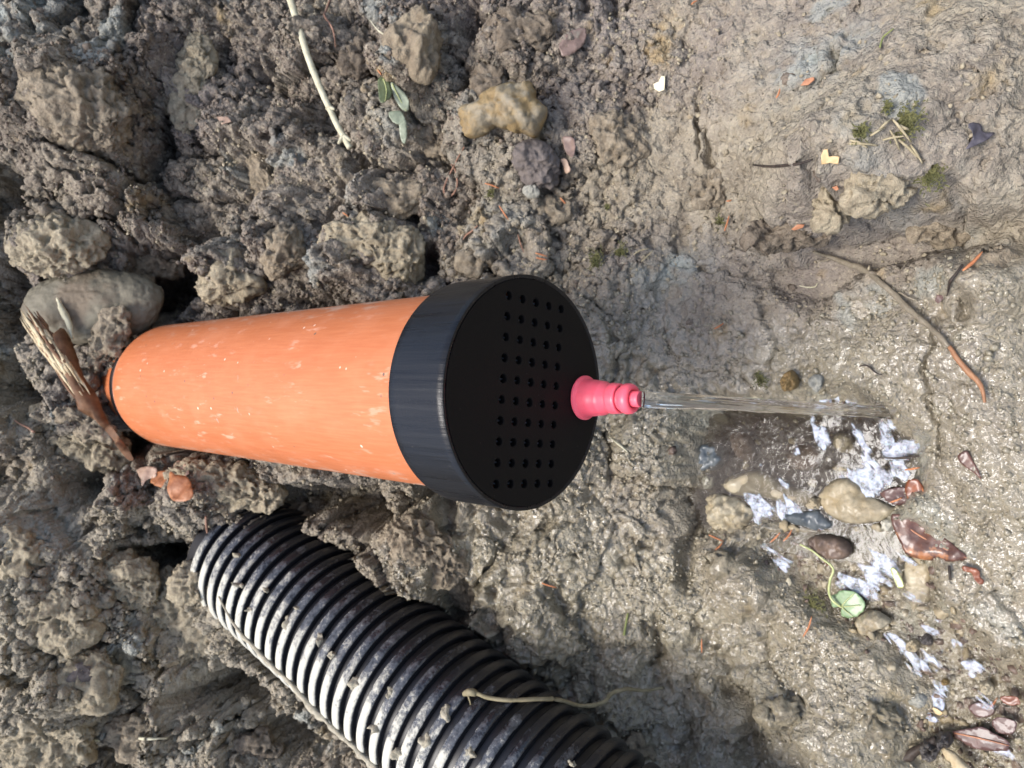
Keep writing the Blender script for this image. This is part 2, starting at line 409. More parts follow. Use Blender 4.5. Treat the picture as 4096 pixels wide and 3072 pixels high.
# pool and stream outline (picture positions carried onto the ground at pool level)
def to_plane(px, py, z=0.0):
    d = ray(px, py); t = (z - CAM[2]) / d[2]; q = CAM + d * t
    return q
POOL = [(2770, 1640), (2900, 1590), (3130, 1585), (3330, 1555), (3470, 1570), (3600, 1660), (3720, 1760), (3715, 1930), (3640, 2060), (3560, 2150), (3420, 2170),
        (3250, 2160), (3080, 2120), (2900, 2160), (2740, 2110), (2720, 1960), (2750, 1780)]
STREAM = [(3080, 2100), (3700, 2060), (3760, 2240), (3800, 2420), (3960, 2560), (4130, 2700), (4300, 2900), (4300, 3300), (3700, 3250), (3640, 2980), (3700, 2800), (3500, 2600), (3300, 2500), (3130, 2330), (2990, 2180)]
def poly_sdf(poly, x, y):
    pts = np.array([to_plane(*q)[:2] for q in poly]); d = np.full(x.shape, 9.0); inside = np.zeros(x.shape, bool)
    n = len(pts)
    for i in range(n):
        a, b = pts[i], pts[(i + 1) % n]; e = b - a
        wx, wy = x - a[0], y - a[1]; t = np.clip((wx * e[0] + wy * e[1]) / (e @ e), 0, 1)
        d = np.minimum(d, np.hypot(wx - e[0] * t, wy - e[1] * t))
        c = ((a[1] > y) != (b[1] > y)) & (x < (b[0] - a[0]) * (y - a[1]) / (b[1] - a[1] + 1e-12) + a[0]); inside ^= c
    return np.where(inside, d, -d)

wx_ = fbm(p0, 0.06, 3, seed=1) * 0.016; wv_ = fbm(p0, 0.06, 3, seed=2) * 0.016
wx2 = fbm(p0, 0.012, 2, seed=3) * 0.003; wv2 = fbm(p0, 0.012, 2, seed=4) * 0.003
Xw, Vw = X + wx_ + wx2, V + wv_ + wv2
def gauss(px, py, rx, rv=None, ang=0.0, sharp=2.0):
    """soft disc on the bank centred where (px,py) meets it; rx across (picture up-down), rv along the slope, in metres"""
    x, v = base_hit(px, py); rv = rv or rx
    dx, dv = Xw - x, Vw - v
    ca, sa = math.cos(ang), math.sin(ang)
    a = (dx * ca + dv * sa) / rx; b = (-dx * sa + dv * ca) / rv
    return np.exp(-(a * a + b * b) ** (sharp / 2))

smooth = np.zeros(SH)
for q in [(3500, 200, .16, .13), (3000, 500, .08, .09), (3900, 500, .10, .08), (3650, 1300, .05, .07), (3800, 1700, .08, .07), (2750, 1300, .04, .06), (3900, 2300, .12, .06)]:
    smooth = np.maximum(smooth, gauss(*q))
crumbly = np.clip(np.interp(s0, [-0.9, -0.5, -0.28, -0.15], [1.0, 0.95, 0.55, 0.35]) - 0.45 * smooth, 0.22, 1)
wet0 = np.zeros(SH)
for q in [(2250, 2350, .09, .08), (3300, 1400, .07, .10), (3850, 1500, .12, .08), (3700, 2700, .14, .10), (2900, 2700, .12, .12), (2600, 1500, .10, .06), (3300, 2000, .16, .12), (2500, 2900, .07, .07), (3950, 2100, .10, .05), (1900, 2250, .05, .05)]:
    wet0 = np.maximum(wet0, gauss(*q))
wet0 = wet0 * (1 - 0.9 * gauss(3000, 500, .13, .16, sharp=4)) * (1 - gauss(3500, 450, .12, .13, sharp=4))
soft = 1 - 0.55 * np.clip(wet0 * 1.3, 0, 1)

h = 0.018 * fbm(p0, 0.25, 3, seed=6) * np.interp(s0, [-0.4, -0.15], [1, 0.35])
f1, f2, rid = worley(Xw, Vw, 0.062, 1)
f1_1, f2_1 = f1, f2
h += crumbly * 0.031 * (np.sqrt(np.clip(1 - (f1 / 0.80) ** 2, 0, 1)) * (0.35 + rid) - 0.45)
f1, f2, rid2 = worley(Xw + 0.3 * wx2, Vw, 0.027, 2)
cr1 = sstep(0.13, 0.0, f2_1 - f1_1) * sstep(-.2, .3, fbm(p0, 0.11, 2, seed=75)) * np.interp(s0, [-.45, -.3], [1, .25])
h -= cr1 * 0.020 * crumbly
h += (0.15 + crumbly) * 0.0070 * (np.sqrt(np.clip(1 - (f1 / 0.78) ** 2, 0, 1)) * (0.3 + rid2) - 0.4)
crev = sstep(0.10, 0.0, f2 - f1) * sstep(0.35, 0.8, rid2)
h -= crev * 0.004 * crumbly
rough_fbm = fbm(p0, 0.03, 5, 0.62, seed=8, ridged=True)
h += soft * (0.25 + crumbly) * 0.0090 * rough_fbm
f1, f2, r3 = worley(Xw, Vw, 0.0095, 3)
h += (0.25 + crumbly) * 0.0026 * (.6 + .4 * soft) * (np.sqrt(np.clip(1 - (f1 / 0.8) ** 2, 0, 1)) * (0.2 + r3) - 0.3)
f1, f2, r4 = worley(X + wx2 * .5, V + wv2 * .5, 0.0042, 4)
h += (0.3 + crumbly) * 0.0024 * (np.sqrt(np.clip(1 - (f1 / 0.8) ** 2, 0, 1)) * (0.2 + r4) - 0.3)

pit = fbm(p0, 0.0085, 3, 0.6, seed=70)
h -= soft * soft * (0.15 + crumbly) * 0.0065 * sstep(0.12, 0.42, pit)
pit2 = fbm(p0, 0.020, 3, 0.6, seed=71)
h -= crumbly * 0.012 * sstep(0.18, 0.5, pit2)
LUMPS = [  # px, py, radius across, radius along slope, height
    (430, 560, .055, .050, .045), (230, 380, .05, .04, .035), (700, 250, .05, .045, .030), (190, 980, .026, .024, .030), (560, 860, .035, .03, .022),
    (1060, 560, .018, .035, .026), (1150, 820, .030, .020, .026), (930, 1090, .024, .022, .030), (1150, 1010, .02, .02, .024), (1440, 1060, .024, .022, .030),
    (1560, 900, .026, .026, .028), (1640, 200, .040, .028, .022), (1660, 360, .02, .02, .020), (1260, 200, .03, .03, .016),
    (2090, 640, .026, .030, .016), (2470, 560, .03, .03, .010), (2850, 230, .06, .05, .014), (3450, 520, .07, .09, .030), (3520, 720, .034, .050, .034), (3300, 760, .03, .03, .018), (3850, 620, .06, .06, .026),
    (3960, 1080, .035, .02, .020), (2450, 1180, .04, .03, .012),
    (330, 2480, .07, .05, .030), (160, 2760, .06, .05, .026), (700, 2620, .035, .045, .030), (740, 2900, .04, .04, .026), (330, 1720, .03, .022, .034), (480, 2020, .022, .04, .026), (880, 1990, .022, .04, .022), (60, 2150, .03, .03, .026), (1000, 2960, .03, .03, .012),
    (1700, 2170, .035, .030, .020), (1750, 2320, .03, .02, .016), (2100, 2350, .04, .05, .008), (3250, 2860, .04, .035, .018), (3420, 2960, .03, .03, .016), (2980, 2360, .018, .018, .016),
    (2700, 2450, .05, .05, .008), (3860, 1480, .04, .03, .012), (3530, 1500, .03, .03, .010), (3650, 2050, .012, .02, .006), (4000, 1900, .05, .03, .010)]
for a in LUMPS: h += (1.3 if a[0] < 1900 else 1.0) * a[4] * gauss(a[0], a[1], a[2], a[3], sharp=2.6)
HOLES = [
    (620, 1170, .028, .028, .060), (800, 1130, .016, .020, .035), (430, 1790, .020, .040, .055), (300, 1960, .020, .016, .045), (20, 1230, .03, .02, .04), (20, 1550, .03, .02, .035),
    (960, 2740, .022, .034, .060), (1150, 2960, .02, .03, .035), (660, 2250, .018, .022, .055), (1300, 2010, .016, .05, .045), (1500, 2060, .012, .025, .035), (1870, 2400, .020, .008, .026), (1830, 2560, .02, .010, .02),
    (1685, 1010, .014, .014, .030), (1380, 890, .016, .016, .030), (1650, 860, .012, .010, .026), (1110, 300, .010, .018, .030), (720, 600, .024, .014, .022), (1300, 480, .016, .018, .020),
    (350, 80, .014, .010, .02), (30, 800, .022, .02, .03), (850, 980, .010, .020, .018), (1450, 690, .012, .012, .02), (1960, 130, .006, .018, .014), (2330, 60, .010, .008, .012),
    (2815, 500, .024, .0028, .010), (2860, 620, .016, .003, .010), (3400, 350, .012, .003, .010), (3370, 420, .003, .010, .008), (3330, 1050, .014, .050, .034), (3120, 960, .008, .018, .012), (3420, 850, .016, .004, .012),
    (3640, 990, .015, .045, .028), (3990, 950, .018, .03, .030), (3890, 1260, .010, .006, .012), (3770, 1560, .045, .0020, .007), (3250, 1170, .012, .012, .010),
    (2780, 2120, .020, .010, .014), (2760, 2260, .02, .006, .012), (2970, 2790, .012, .012, .016), (3060, 2940, .028, .008, .016), (3570, 2870, .012, .016, .012), (2650, 2560, .02, .005, .01),
    (2420, 1000, .006, .006, .01), (2060, 1010, .012, .018, .012), (4060, 2620, .010, .006, .010), (2640, 2700, .02, .010, .008), (2250, 2700, .012, .014, .012)]
for a in HOLES: h -= (2.1 if a[0] < 2000 else 1.2) * a[4] * gauss(a[0], a[1], a[2], a[3], sharp=3.0)

sd_pool = poly_sdf(POOL, X, -s0); sd_st = poly_sdf(STREAM, X, -s0)
wob = 0.004 * fbm(p0, 0.02, 3, seed=12)
pool_m = sstep(-0.008, 0.022, sd_pool + wob); st_m = sstep(-0.006, 0.014, sd_st + wob)

ldx = fbm(p0, 0.022, 3, seed=14) * 0.0065 * crumbly; ldv = fbm(p0, 0.022, 3, seed=15) * 0.0065 * crumbly
ldx += fbm(p0, 0.006, 2, seed=16) * 0.0026; ldv += fbm(p0, 0.006, 2, seed=17) * 0.0026
core = sstep(1.6, 1.05, np.abs(xi))[None, :] * sstep(vs_core - .4, vs_core, VV)[:, None] * sstep(ve_core + .4, ve_core, VV)[:, None]
far_h = 0.05 * fbm(p0, 0.5, 4, seed=20)
h = h * core + far_h * (1 - core)
h_small = (h * 0.5)
h_wet = 0.008 * (fbm(p0, 0.03, 4, seed=21)) + 0.0025 * (np.sqrt(np.clip(1 - (f1 / 0.8) ** 2, 0, 1)) - .5)
# bank rises towards the picture's upper right
rise = gauss(3700, 350, .20, .20, sharp=3.0) * 0.02

px_ = X + ldx * core; ps_ = s0 + (h + rise) * ns + ldv * core * nz; pz_ = z0 + (h + rise) * nz - ldv * core * ns
pz_ = np.where(pool_m + st_m > 0, pz_ * (1 - np.maximum(pool_m, st_m)) + np.where(pool_m > st_m * 0.9, -0.023 + h_wet * 1.2 + 0.5 * h_small, -0.0085 + h_wet * 0.9) * np.maximum(pool_m, st_m), pz_)
flat = sstep(-0.28, -0.2, s0) * core * (1 - np.maximum(pool_m, st_m))
pz_ = np.where(flat > 0, np.maximum(pz_, 0.0035 * flat + pz_ * (1 - flat)), pz_)
POS = np.stack([px_, -ps_, pz_], -1)
# fine relief measured in space, so that steep faces are as knobbly as flat ones
_gx = np.gradient(POS, axis=1); _gv = np.gradient(POS, axis=0)
_n = np.cross(_gx, _gv); _n /= np.linalg.norm(_n, axis=-1, keepdims=True) + 1e-12
_n = _n * np.sign(_n[..., 2].mean())
q3 = (POS[..., 0], POS[..., 1], POS[..., 2])
inw = np.maximum(pool_m, st_m)
d3_ = (0.0018 * fbm(q3, 0.013, 3, .6, seed=91, ridged=True) + 0.0022 * fbm(q3, 0.0050, 3, .6, seed=92, ridged=True) - 0.0036 * sstep(.12, .42, fbm(q3, 0.0062, 3, .6, seed=93))) * (0.35 + crumbly) * soft * (0.30 + 0.70 * sstep(-.22, .18, fbm(q3, 0.045, 3, seed=95)))
POS = POS + _n * (d3_ * core * (1 - .75 * inw * (POS[..., 2] > -.03)))[..., None]

# the soil keeps clear of the two pipes
def clear(POS, A, B, ax, r, t0, t1):
    q = POS - A; t = q @ ax
    near = (t > t0) & (t < t1)
    perp = q - t[..., None] * ax
    N = np.stack([np.zeros(SH), -ns, nz], -1)
    N = N - (N @ ax)[..., None] * ax; N /= np.linalg.norm(N, axis=-1, keepdims=True)
    a = (perp * N).sum(-1); lat = perp - a[..., None] * N; l2 = (lat ** 2).sum(-1)
    need = -np.sqrt(np.clip(r * r - l2, 0, None))
    m = near & (l2 < r * r) & (a > need)
    d = np.where(m, need - a, 0.0)
    return POS + d[..., None] * N
LP = np.linalg.norm(PF - PB); LQ = np.linalg.norm(QB - QA)
POS = clear(POS, PB, PF, AX, R_PIPE + 0.006, -0.015, LP + 0.02)
POS = clear(POS, QA, QB, QX, R_COR + 0.002, -0.03, LQ + 0.35)

# surface character for the material
wet = wet0.copy()
wet = np.clip(wet * 1.25 + 0.28 * fbm(p0, 0.03, 3, seed=30) * (wet > 0.15), 0, 1)
wet = np.maximum(wet, np.maximum(pool_m, st_m))
wet = wet * (1 - 0.9 * gauss(3000, 500, .13, .16, sharp=4)) * (1 - gauss(3500, 450, .12, .13, sharp=4))
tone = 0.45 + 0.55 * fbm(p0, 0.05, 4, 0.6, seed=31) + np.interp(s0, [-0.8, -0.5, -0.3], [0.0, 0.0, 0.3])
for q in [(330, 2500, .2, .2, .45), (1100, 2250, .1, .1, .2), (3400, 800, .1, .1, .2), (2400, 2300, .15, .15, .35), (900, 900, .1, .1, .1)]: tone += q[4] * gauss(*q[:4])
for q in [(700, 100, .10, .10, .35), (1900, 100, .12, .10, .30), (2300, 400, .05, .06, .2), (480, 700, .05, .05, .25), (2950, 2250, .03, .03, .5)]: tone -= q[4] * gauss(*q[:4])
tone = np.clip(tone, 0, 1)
hue = np.clip(0.35 + 1.1 * fbm(p0, 0.08, 3, seed=33), 0, 1) * np.interp(X, [-0.2, 0.02], [0.15, 0.85])
blue = np.zeros(SH)
for q in [(60, 90, .05, .05, 1.0), (3330, 320, .022, .03, .75), (2700, 1110, .018, .03, .9), (1560, 560, .02, .02, .4), (2780, 1700, .014, .012, .7), (1000, 1000, .02, .02, .25), (1900, 560, .05, .03, .25), (200, 2170, .03, .02, .5), (1300, 1000, .02, .02, .35), (3600, 800, .03, .02, .35), (2000, 900, .03, .03, .35)]:
    blue = np.maximum(blue, q[4] * gauss(*q[:4]) * np.clip(0.75 + 1.5 * fbm(p0, 0.012, 3, seed=35), 0, 1))
blue = np.maximum(blue, 0.5 * sstep(0.35, 0.5, fbm(p0, 0.05, 4, seed=36)))
deep = np.clip(pool_m * sstep(-0.005, -0.017, POS[..., 2]), 0, 1)

idx = np.arange(SH[0] * SH[1]).reshape(SH)
quads = np.stack([idx[:-1, :-1], idx[1:, :-1], idx[1:, 1:], idx[:-1, 1:]], -1).reshape(-1, 4)
PV = POS.reshape(-1, 3)
e1 = PV[quads[:, 2]] - PV[quads[:, 0]]; e2 = PV[quads[:, 3]] - PV[quads[:, 1]]
if np.cross(e1, e2)[:, 2].mean() < 0: quads = quads[:, ::-1]
ground = np_mesh('ground', PV, quads, M['soil'])
ground['kind'] = 'structure'
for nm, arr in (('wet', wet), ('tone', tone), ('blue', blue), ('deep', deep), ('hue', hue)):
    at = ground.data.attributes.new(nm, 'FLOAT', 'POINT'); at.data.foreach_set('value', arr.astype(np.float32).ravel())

# ------------------------------------------------------------------ where does a picture position meet the soil
gx = np.gradient(POS, axis=1); gv = np.gradient(POS, axis=0)
NRM = np.cross(gx, gv); NRM /= np.linalg.norm(NRM, axis=-1, keepdims=True) + 1e-12
NRM = np.where((NRM @ -F_)[..., None] < -0.2, -NRM, NRM) if (NRM @ -F_).mean() > 0 else -NRM
PXs, PYs, PZs = project(PV)
ok = (PZs > 0.1) & (PXs > -300) & (PXs < 4400) & (PYs > -300) & (PYs < 3400)
CELL = 8; GW = 600; GH = 480
ci = np.where(ok)[0]
cid = ((PYs[ci] + 300) // CELL).astype(int) * GW + ((PXs[ci] + 300) // CELL).astype(int)
zbuf = np.full(GW * GH, 9.0); np.minimum.at(zbuf, cid, PZs[ci])
zbuf = zbuf.reshape(GH, GW)
for _ in range(3):
    bad = zbuf > 8
    if not bad.any(): break
    zz = np.pad(zbuf, 1, mode='edge')
    nb = np.minimum.reduce([zz[1:-1, :-2], zz[1:-1, 2:], zz[:-2, 1:-1], zz[2:, 1:-1]])
    zbuf = np.where(bad, nb, zbuf)
def depth(px, py, r=0):
    j = int((px + 300) // CELL); i = int((py + 300) // CELL)
    i = min(max(i, r), GH - 1 - r); j = min(max(j, r), GW - 1 - r)
    w = zbuf[i - r:i + r + 1, j - r:j + r + 1]; w = w[w < 8]
    return float(np.median(w)) if len(w) else 0.5
def hit(px, py, r=0): return P(px, py, depth(px, py, r))
def local_normal(px, py, span=40):
    a = hit(px + span, py, 1); b = hit(px - span, py, 1); c = hit(px, py - span, 1); d = hit(px, py + span, 1)
    n = np.cross(a - b, c - d); n /= np.linalg.norm(n) + 1e-9
    n = n if n @ F_ < 0 else -n
    m = n - 0.35 * F_ + np.array([0, 0, 0.3]); return m / np.linalg.norm(m)

# ------------------------------------------------------------------ orange drain pipe
def frame(origin, ax, up=(0, 0, 1)):
    z = Vector(ax).normalized(); u = Vector(up); y = (u - z * u.dot(z)).normalized(); x = y.cross(z)
    return Matrix.Translation(Vector(origin)) @ Matrix((x, y, z)).transposed().to_4x4()
def lathe(prof_, n=96, closed=False):
    V_, F = [], []
    for (z, r) in prof_:
        for k_ in range(n):
            a = 2 * math.pi * k_ / n; V_.append((r * math.cos(a), r * math.sin(a), z))
    m = len(prof_)
    for i in range(m if closed else m - 1):
        i2 = (i + 1) % m
        for k_ in range(n):
            F.append((i * n + k_, i * n + (k_ + 1) % n, i2 * n + (k_ + 1) % n, i2 * n + k_))
    return V_, F
MP = frame(PB, AX)
pipe = empty('drain_pipe', PB, MP)
tag(pipe, 'smooth orange plastic drain pipe with white scuffs jutting out of the bank', 'pipe')
b_ = 0.012
Vp, Fp = lathe([(-0.0, R_PIPE - .0045), (b_ * .5, R_PIPE - .0018), (b_, R_PIPE - 0.0004), (b_ + .002, R_PIPE)] + [(b_ + .002 + t * (LP - 0.02 - b_) / 40, R_PIPE) for t in range(1, 41)] +
               [(LP - 0.0175, R_PIPE - 0.001), (LP - .0175, R_PIPE - .0035), (0.0, R_PIPE - .008)], 128, True)
po = mesh_obj('pipe_body', Vp, Fp, M['orange'], pipe)
at = po.data.attributes.new('rim', 'FLOAT', 'POINT')
at.data.foreach_set('value', np.array([max(0, 1 - v[2] / 0.014) for v in Vp], dtype=np.float32))
so = mesh_obj('seal_ring', *lathe([(-.008, R_PIPE - .006), (-.005, R_PIPE - .0030), (0.0005, R_PIPE - .0032), (.002, R_PIPE - .006), (-.004, R_PIPE - .009)], 96, True), M['seal'], pipe)
co = mesh_obj('socket', *lathe([(-.25, R_PIPE - .010), (-.05, R_PIPE - .0095), (-.012, R_PIPE - .009), (-.008, R_PIPE - .010), (-.02, R_PIPE - .014), (-.25, R_PIPE - .016)], 96, True), M['orange'], pipe)

# black end cap
MC = frame(PF, AX)
GROT = math.radians(5.2)
cap = empty('end_cap', PF, MC)
tag(cap, 'black perforated end cap pushed over the mouth of the orange pipe', 'pipe cap')
prof_side = [(-CAP_LEN, R_PIPE + .0002), (-CAP_LEN, R_CAP - .0008), (-CAP_LEN + .0006, R_CAP - .0002)] + [(-CAP_LEN + .001 + t * (CAP_LEN - .0012) / 8, R_CAP) for t in range(9)] + [(-.00015, R_CAP - .00012), (0, R_CAP - .0005), (-.0005, R_CAP - .0024), (-.006, R_CAP - .0026), (-CAP_LEN * .98, R_PIPE + .0002)]
so = mesh_obj('cap_sleeve', *lathe(prof_side, 192, True), M['bside'], cap)
def circ(r, n, cx=0, cy=0): return [(cx + r * math.cos(2 * math.pi * i / n), cy + r * math.sin(2 * math.pi * i / n)) for i in range(n)]
# frame axes of the cap: local y = up, local x = y cross z
sx = 1 if (MC.to_3x3() @ Vector((1, 0, 0))).x > 0 else -1
PITCH_H = 0.0104
def face_pt(i, j):           # i 0..9 from picture top to bottom, j 0..4 from left to right
    wx_m, up = (4.5 - i) * PITCH_H, (2 - j) * PITCH_H
    c_, s_ = math.cos(GROT), math.sin(GROT)
    wx2_ = wx_m * c_ + up * s_; up2 = -wx_m * s_ + up * c_
    return (sx * wx2_, up2)
hole_centres = [face_pt(i, j) for i in range(10) for j in range(5)]
nozzle_xy = (sx * (-0.0033), -0.0452)
def plate(name, outer, holes, z0_, z1_, mat, parent):
    cu = bpy.data.curves.new('tmp_plate', 'CURVE'); cu.dimensions = '2D'; cu.fill_mode = 'BOTH'; cu.extrude = (z1_ - z0_) / 2
    for loop in [outer] + holes:
        sp = cu.splines.new('POLY'); sp.points.add(len(loop) - 1); sp.use_cyclic_u = True
        for p_, (x, y) in zip(sp.points, loop): p_.co = (x, y, 0, 1)
    t = bpy.data.objects.new('tmp_plate', cu); C.objects.link(t)
    bpy.context.view_layer.update()
    me = bpy.data.meshes.new_from_object(t.evaluated_get(bpy.context.evaluated_depsgraph_get()))
    bpy.data.objects.remove(t); bpy.data.curves.remove(cu)
    me.transform(Matrix.Translation((0, 0, (z0_ + z1_) / 2))); me.name = name
    me.materials.clear(); me.materials.append(mat)
    o = bpy.data.objects.new(name, me); C.objects.link(o); o.parent = parent
    return o
fp = plate('cap_face', circ(R_CAP - .0022, 160), [circ(.0023 * random.uniform(.96, 1.04), 20, *c) for c in hole_centres] + [circ(.0040, 24, *nozzle_xy)], -.0030, -.0002, M['bface'], cap)
# slight rim round every hole, a raised outline round the field
for (x, y) in hole_centres:
    Vr, Fr = lathe([(-.0002, .0026), (-.0001, .0028), (-.00005, .0030), (-.0002, .0032)], 24)
    r_ = mesh_obj('hole_rim', Vr, Fr, M['bface'], cap); r_.location = (x, y, 0)
for i in range(10):
    a, b = face_pt(i, -0.6), face_pt(i, 4.6)
    L_ = math.hypot(b[0] - a[0], b[1] - a[1]); m_ = ((a[0] + b[0]) / 2, (a[1] + b[1]) / 2)
    V_ = [(sx_ * .00035, sy_ * L_ / 2, z_) for z_ in (-.0090, -.0033) for sx_, sy_ in ((-1, -1), (1, -1), (1, 1), (-1, 1))]
    F = [(3, 2, 1, 0), (4, 5, 6, 7), (0, 1, 5, 4), (1, 2, 6, 5), (2, 3, 7, 6), (3, 0, 4, 7)]
    o = mesh_obj('inner_rib', V_, F, M['rib'], cap, False); o.location = (m_[0], m_[1], 0); o.rotation_euler = (0, 0, math.atan2(b[1] - a[1], b[0] - a[0]) - math.pi / 2)
o = mesh_obj('inner_wall', *lathe([(-.012, 0.0001), (-.012, R_PIPE - .006)], 48), M['inner'], cap)

# pink nozzle
noz_o = MC @ Vector((nozzle_xy[0], nozzle_xy[1], 0.0))
MN = Matrix.Translation(noz_o) @ MC.to_3x3().to_4x4()
noz = empty('nozzle', noz_o, MN)
tag(noz, 'pink stepped rubber nozzle on the black cap with water running out', 'nozzle')
mm = .001
body = [(-.5, 4.4), (-.5, 9), (0.1, 11.4), (.5, 11.8), (1.4, 11.8), (1.8, 11.4), (2.0, 10.6), (2.4, 10.1), (6, 9.75), (8.6, 9.5), (8.9, 9.35), (11.6, 9.1), (13.2, 8.8), (14.0, 8.2), (16.6, 7.0), (16.9, 7.1)]
ring2 = [(16.8, 5.0), (16.8, 7.4), (17.1, 7.9), (17.7, 8.15), (18.5, 8.1), (20.8, 7.9), (22.0, 7.75), (22.35, 7.5), (22.5, 6.6)]
ring3 = [(22.4, 5.0), (22.5, 6.2), (23.6, 6.1), (24.0, 6.8), (24.6, 7.5), (25.6, 7.85), (26.9, 7.9), (28.2, 7.7), (29.2, 7.1), (29.7, 6.2), (29.7, 5.4), (29.2, 4.7), (28.6, 4.3), (20.0, 4.2)]
def sc_(p_): return [(a * mm * 1.12, b * mm * 1.05) for a, b in p_]
def subdiv_lathe(name, pr, parent, mat, n=72):
    V_, F = lathe(sc_(pr), n); o = mesh_obj(name, V_, F, mat, parent); o.data.polygons.foreach_set('use_smooth', [True] * len(F))
    md = o.modifiers.new('es', 'EDGE_SPLIT'); md.split_angle = math.radians(38)
    return o
subdiv_lathe('flange_cone', body, noz, M['pink']); subdiv_lathe('middle_collar', ring2, noz, M['pink']); subdiv_lathe('tip_ring', ring3, noz, M['pink'])
subdiv_lathe('spout_tube', [(25, 4.15), (32.2, 4.1), (33.2, 4.0), (33.4, 3.8), (33.4, 0.02)], noz, M['pink'], 40)
for a in (20, 140, 255):
    V_ = [(x, y, z) for z in (1.2 * mm, 6 * mm) for x, y in ((-.5 * mm, 8.5 * mm), (.5 * mm, 8.5 * mm), (.5 * mm, (11.3 if z < .003 else 9.6) * mm), (-.5 * mm, (11.3 if z < .003 else 9.6) * mm))]
    o = mesh_obj('flange_rib', V_, [(3, 2, 1, 0), (4, 5, 6, 7), (0, 1, 5, 4), (1, 2, 6, 5), (2, 3, 7, 6), (3, 0, 4, 7)], M['pink'], noz, False)
    o.rotation_euler = (0, 0, math.radians(a))
seam = mesh_obj('mould_seam', [(math.cos(a_) * r_, math.sin(a_) * r_, z_) for z_, r_ in ((3 * mm, 10.15 * mm), (9 * mm, 9.5 * mm), (13 * mm, 8.95 * mm), (16.4 * mm, 7.25 * mm)) for a_ in (1.50, 1.52)],
                [(0, 1, 3, 2), (2, 3, 5, 4), (4, 5, 7, 6)], mat_simple('pink_seam', (0.45, 0.04, 0.09), .5, .3), noz)

# ------------------------------------------------------------------ jet of water
tip = np.array(MN @ Vector((0, 0, 0.0380))); land = to_plane(3575, 1655, 0.0)
AXn = AX.copy()
# ballistic arc from the mouth to where it lands
n_j = 130; ring_n = 64
T = np.linspace(0, 1, n_j)
ctrl = tip + AXn * 0.024
path = [(1 - t) ** 2 * tip + 2 * (1 - t) * t * (ctrl + (land - tip) * 0.16) + t * t * land for t in T]
Vj, Fj = [], []
for i, t in enumerate(T):
    c = path[i]; d = (path[min(i + 1, n_j - 1)] - path[max(i - 1, 0)]); d /= np.linalg.norm(d)
    a = np.cross(d, (1, 0, 0)); a /= np.linalg.norm(a); b = np.cross(d, a)
    r = np.interp(t, [0, .02, .1, .5, .85, 1.0], [.0040, .0042, .0042, .0037, .0031, .0034])
    tw = 1.6 * t
    for k_ in range(ring_n):
        th = 2 * math.pi * k_ / ring_n
        w = 1 + np.interp(t, [.0, .08, 1], [0, .09, .20]) * (math.sin(2 * th + tw * 3) * .6 + math.sin(5 * th - 4 * tw + 9 * t) * .45 + math.sin(9 * th + 5 * t) * .35 + math.sin(14 * th - 7 * t) * .25) + np.interp(t, [.0, .12, 1], [0, .12, .22]) * mnoise.noise(Vector((math.cos(th) * 2.2, math.sin(th) * 2.2, t * 9)))
        Vj.append(c + (a * math.cos(th) * r * w * np.interp(t, [.2, 1], [1, .8]) + b * math.sin(th) * r * w))
for i in range(n_j - 1):
    for k_ in range(ring_n): Fj.append((i * ring_n + k_, i * ring_n + (k_ + 1) % ring_n, (i + 1) * ring_n + (k_ + 1) % ring_n, (i + 1) * ring_n + k_))
Fj.append(tuple(range(ring_n))[::-1]); Fj.append(tuple((n_j - 1) * ring_n + k_ for k_ in range(ring_n)))
jet = mesh_obj('water_jet', Vj, Fj, M['jet'])
bm = bmesh.new(); bm.from_mesh(jet.data); bmesh.ops.recalc_face_normals(bm, faces=bm.faces); bm.to_mesh(jet.data); bm.free()
tag(jet, 'clear jet of water falling from the pink nozzle into the puddle', 'water jet')

# ------------------------------------------------------------------ corrugated pipe
MQ = frame(QA, QX)
cor = empty('corrugated_pipe', QA, MQ)
tag(cor, 'black ribbed drainage pipe smeared with pale mud at the lower edge', 'corrugated pipe')
def add_mud_attr(o, M4, z_of=None):
    n = len(o.data.vertices); a = np.empty(n * 3, np.float32); o.data.vertices.foreach_get('co', a)
    return a
pitch = 0.0136
R_IN = R_COR - .0062
mesh_obj('tube_wall', *lathe([(-.10 + i * pitch, R_IN) for i in range(int(.72 / pitch))], 72), mat_simple('black_tube', (0.010, 0.010, 0.012), 0.4, 0.4), cor)
rp = [(-.0042, R_IN - .0005), (-.0040, R_COR - .0030), (-.0034, R_COR - .0010), (-.0022, R_COR - .0001), (0, R_COR), (.0022, R_COR - .0001), (.0034, R_COR - .0010), (.0040, R_COR - .0030), (.0042, R_IN - .0005)]
Vr, Fr = lathe(rp, 96)
rib_me = None
k0, k1 = -6, 43
for i in range(k0, k1):
    if rib_me is None:
        o = mesh_obj('rib', Vr, Fr, M['corr'], cor); rib_me = o.data
        at = rib_me.attributes.new('mud', 'FLOAT', 'POINT')
        Mw = np.array(MQ.to_3x3())
        vals = []
        for v in Vr:
            n_ = Mw @ np.array((v[0], v[1], 0)) / R_COR
            # mud was left on the side turned to the upper bank and the sky; the other flank stayed cleaner
            vals.append(0.42 + 0.75 * (n_ @ np.array([-0.62, 0.35, 0.35])) + 0.0 if math.hypot(v[0], v[1]) > R_COR - .002 else -0.4)
        at.data.foreach_set('value', np.clip(np.array(vals, dtype=np.float32), -0.5, 1.0))
    else:
        o = bpy.data.objects.new('rib', rib_me); C.objects.link(o); o.parent = cor
    o.location = (0, 0, i * pitch)
print('pipes done')

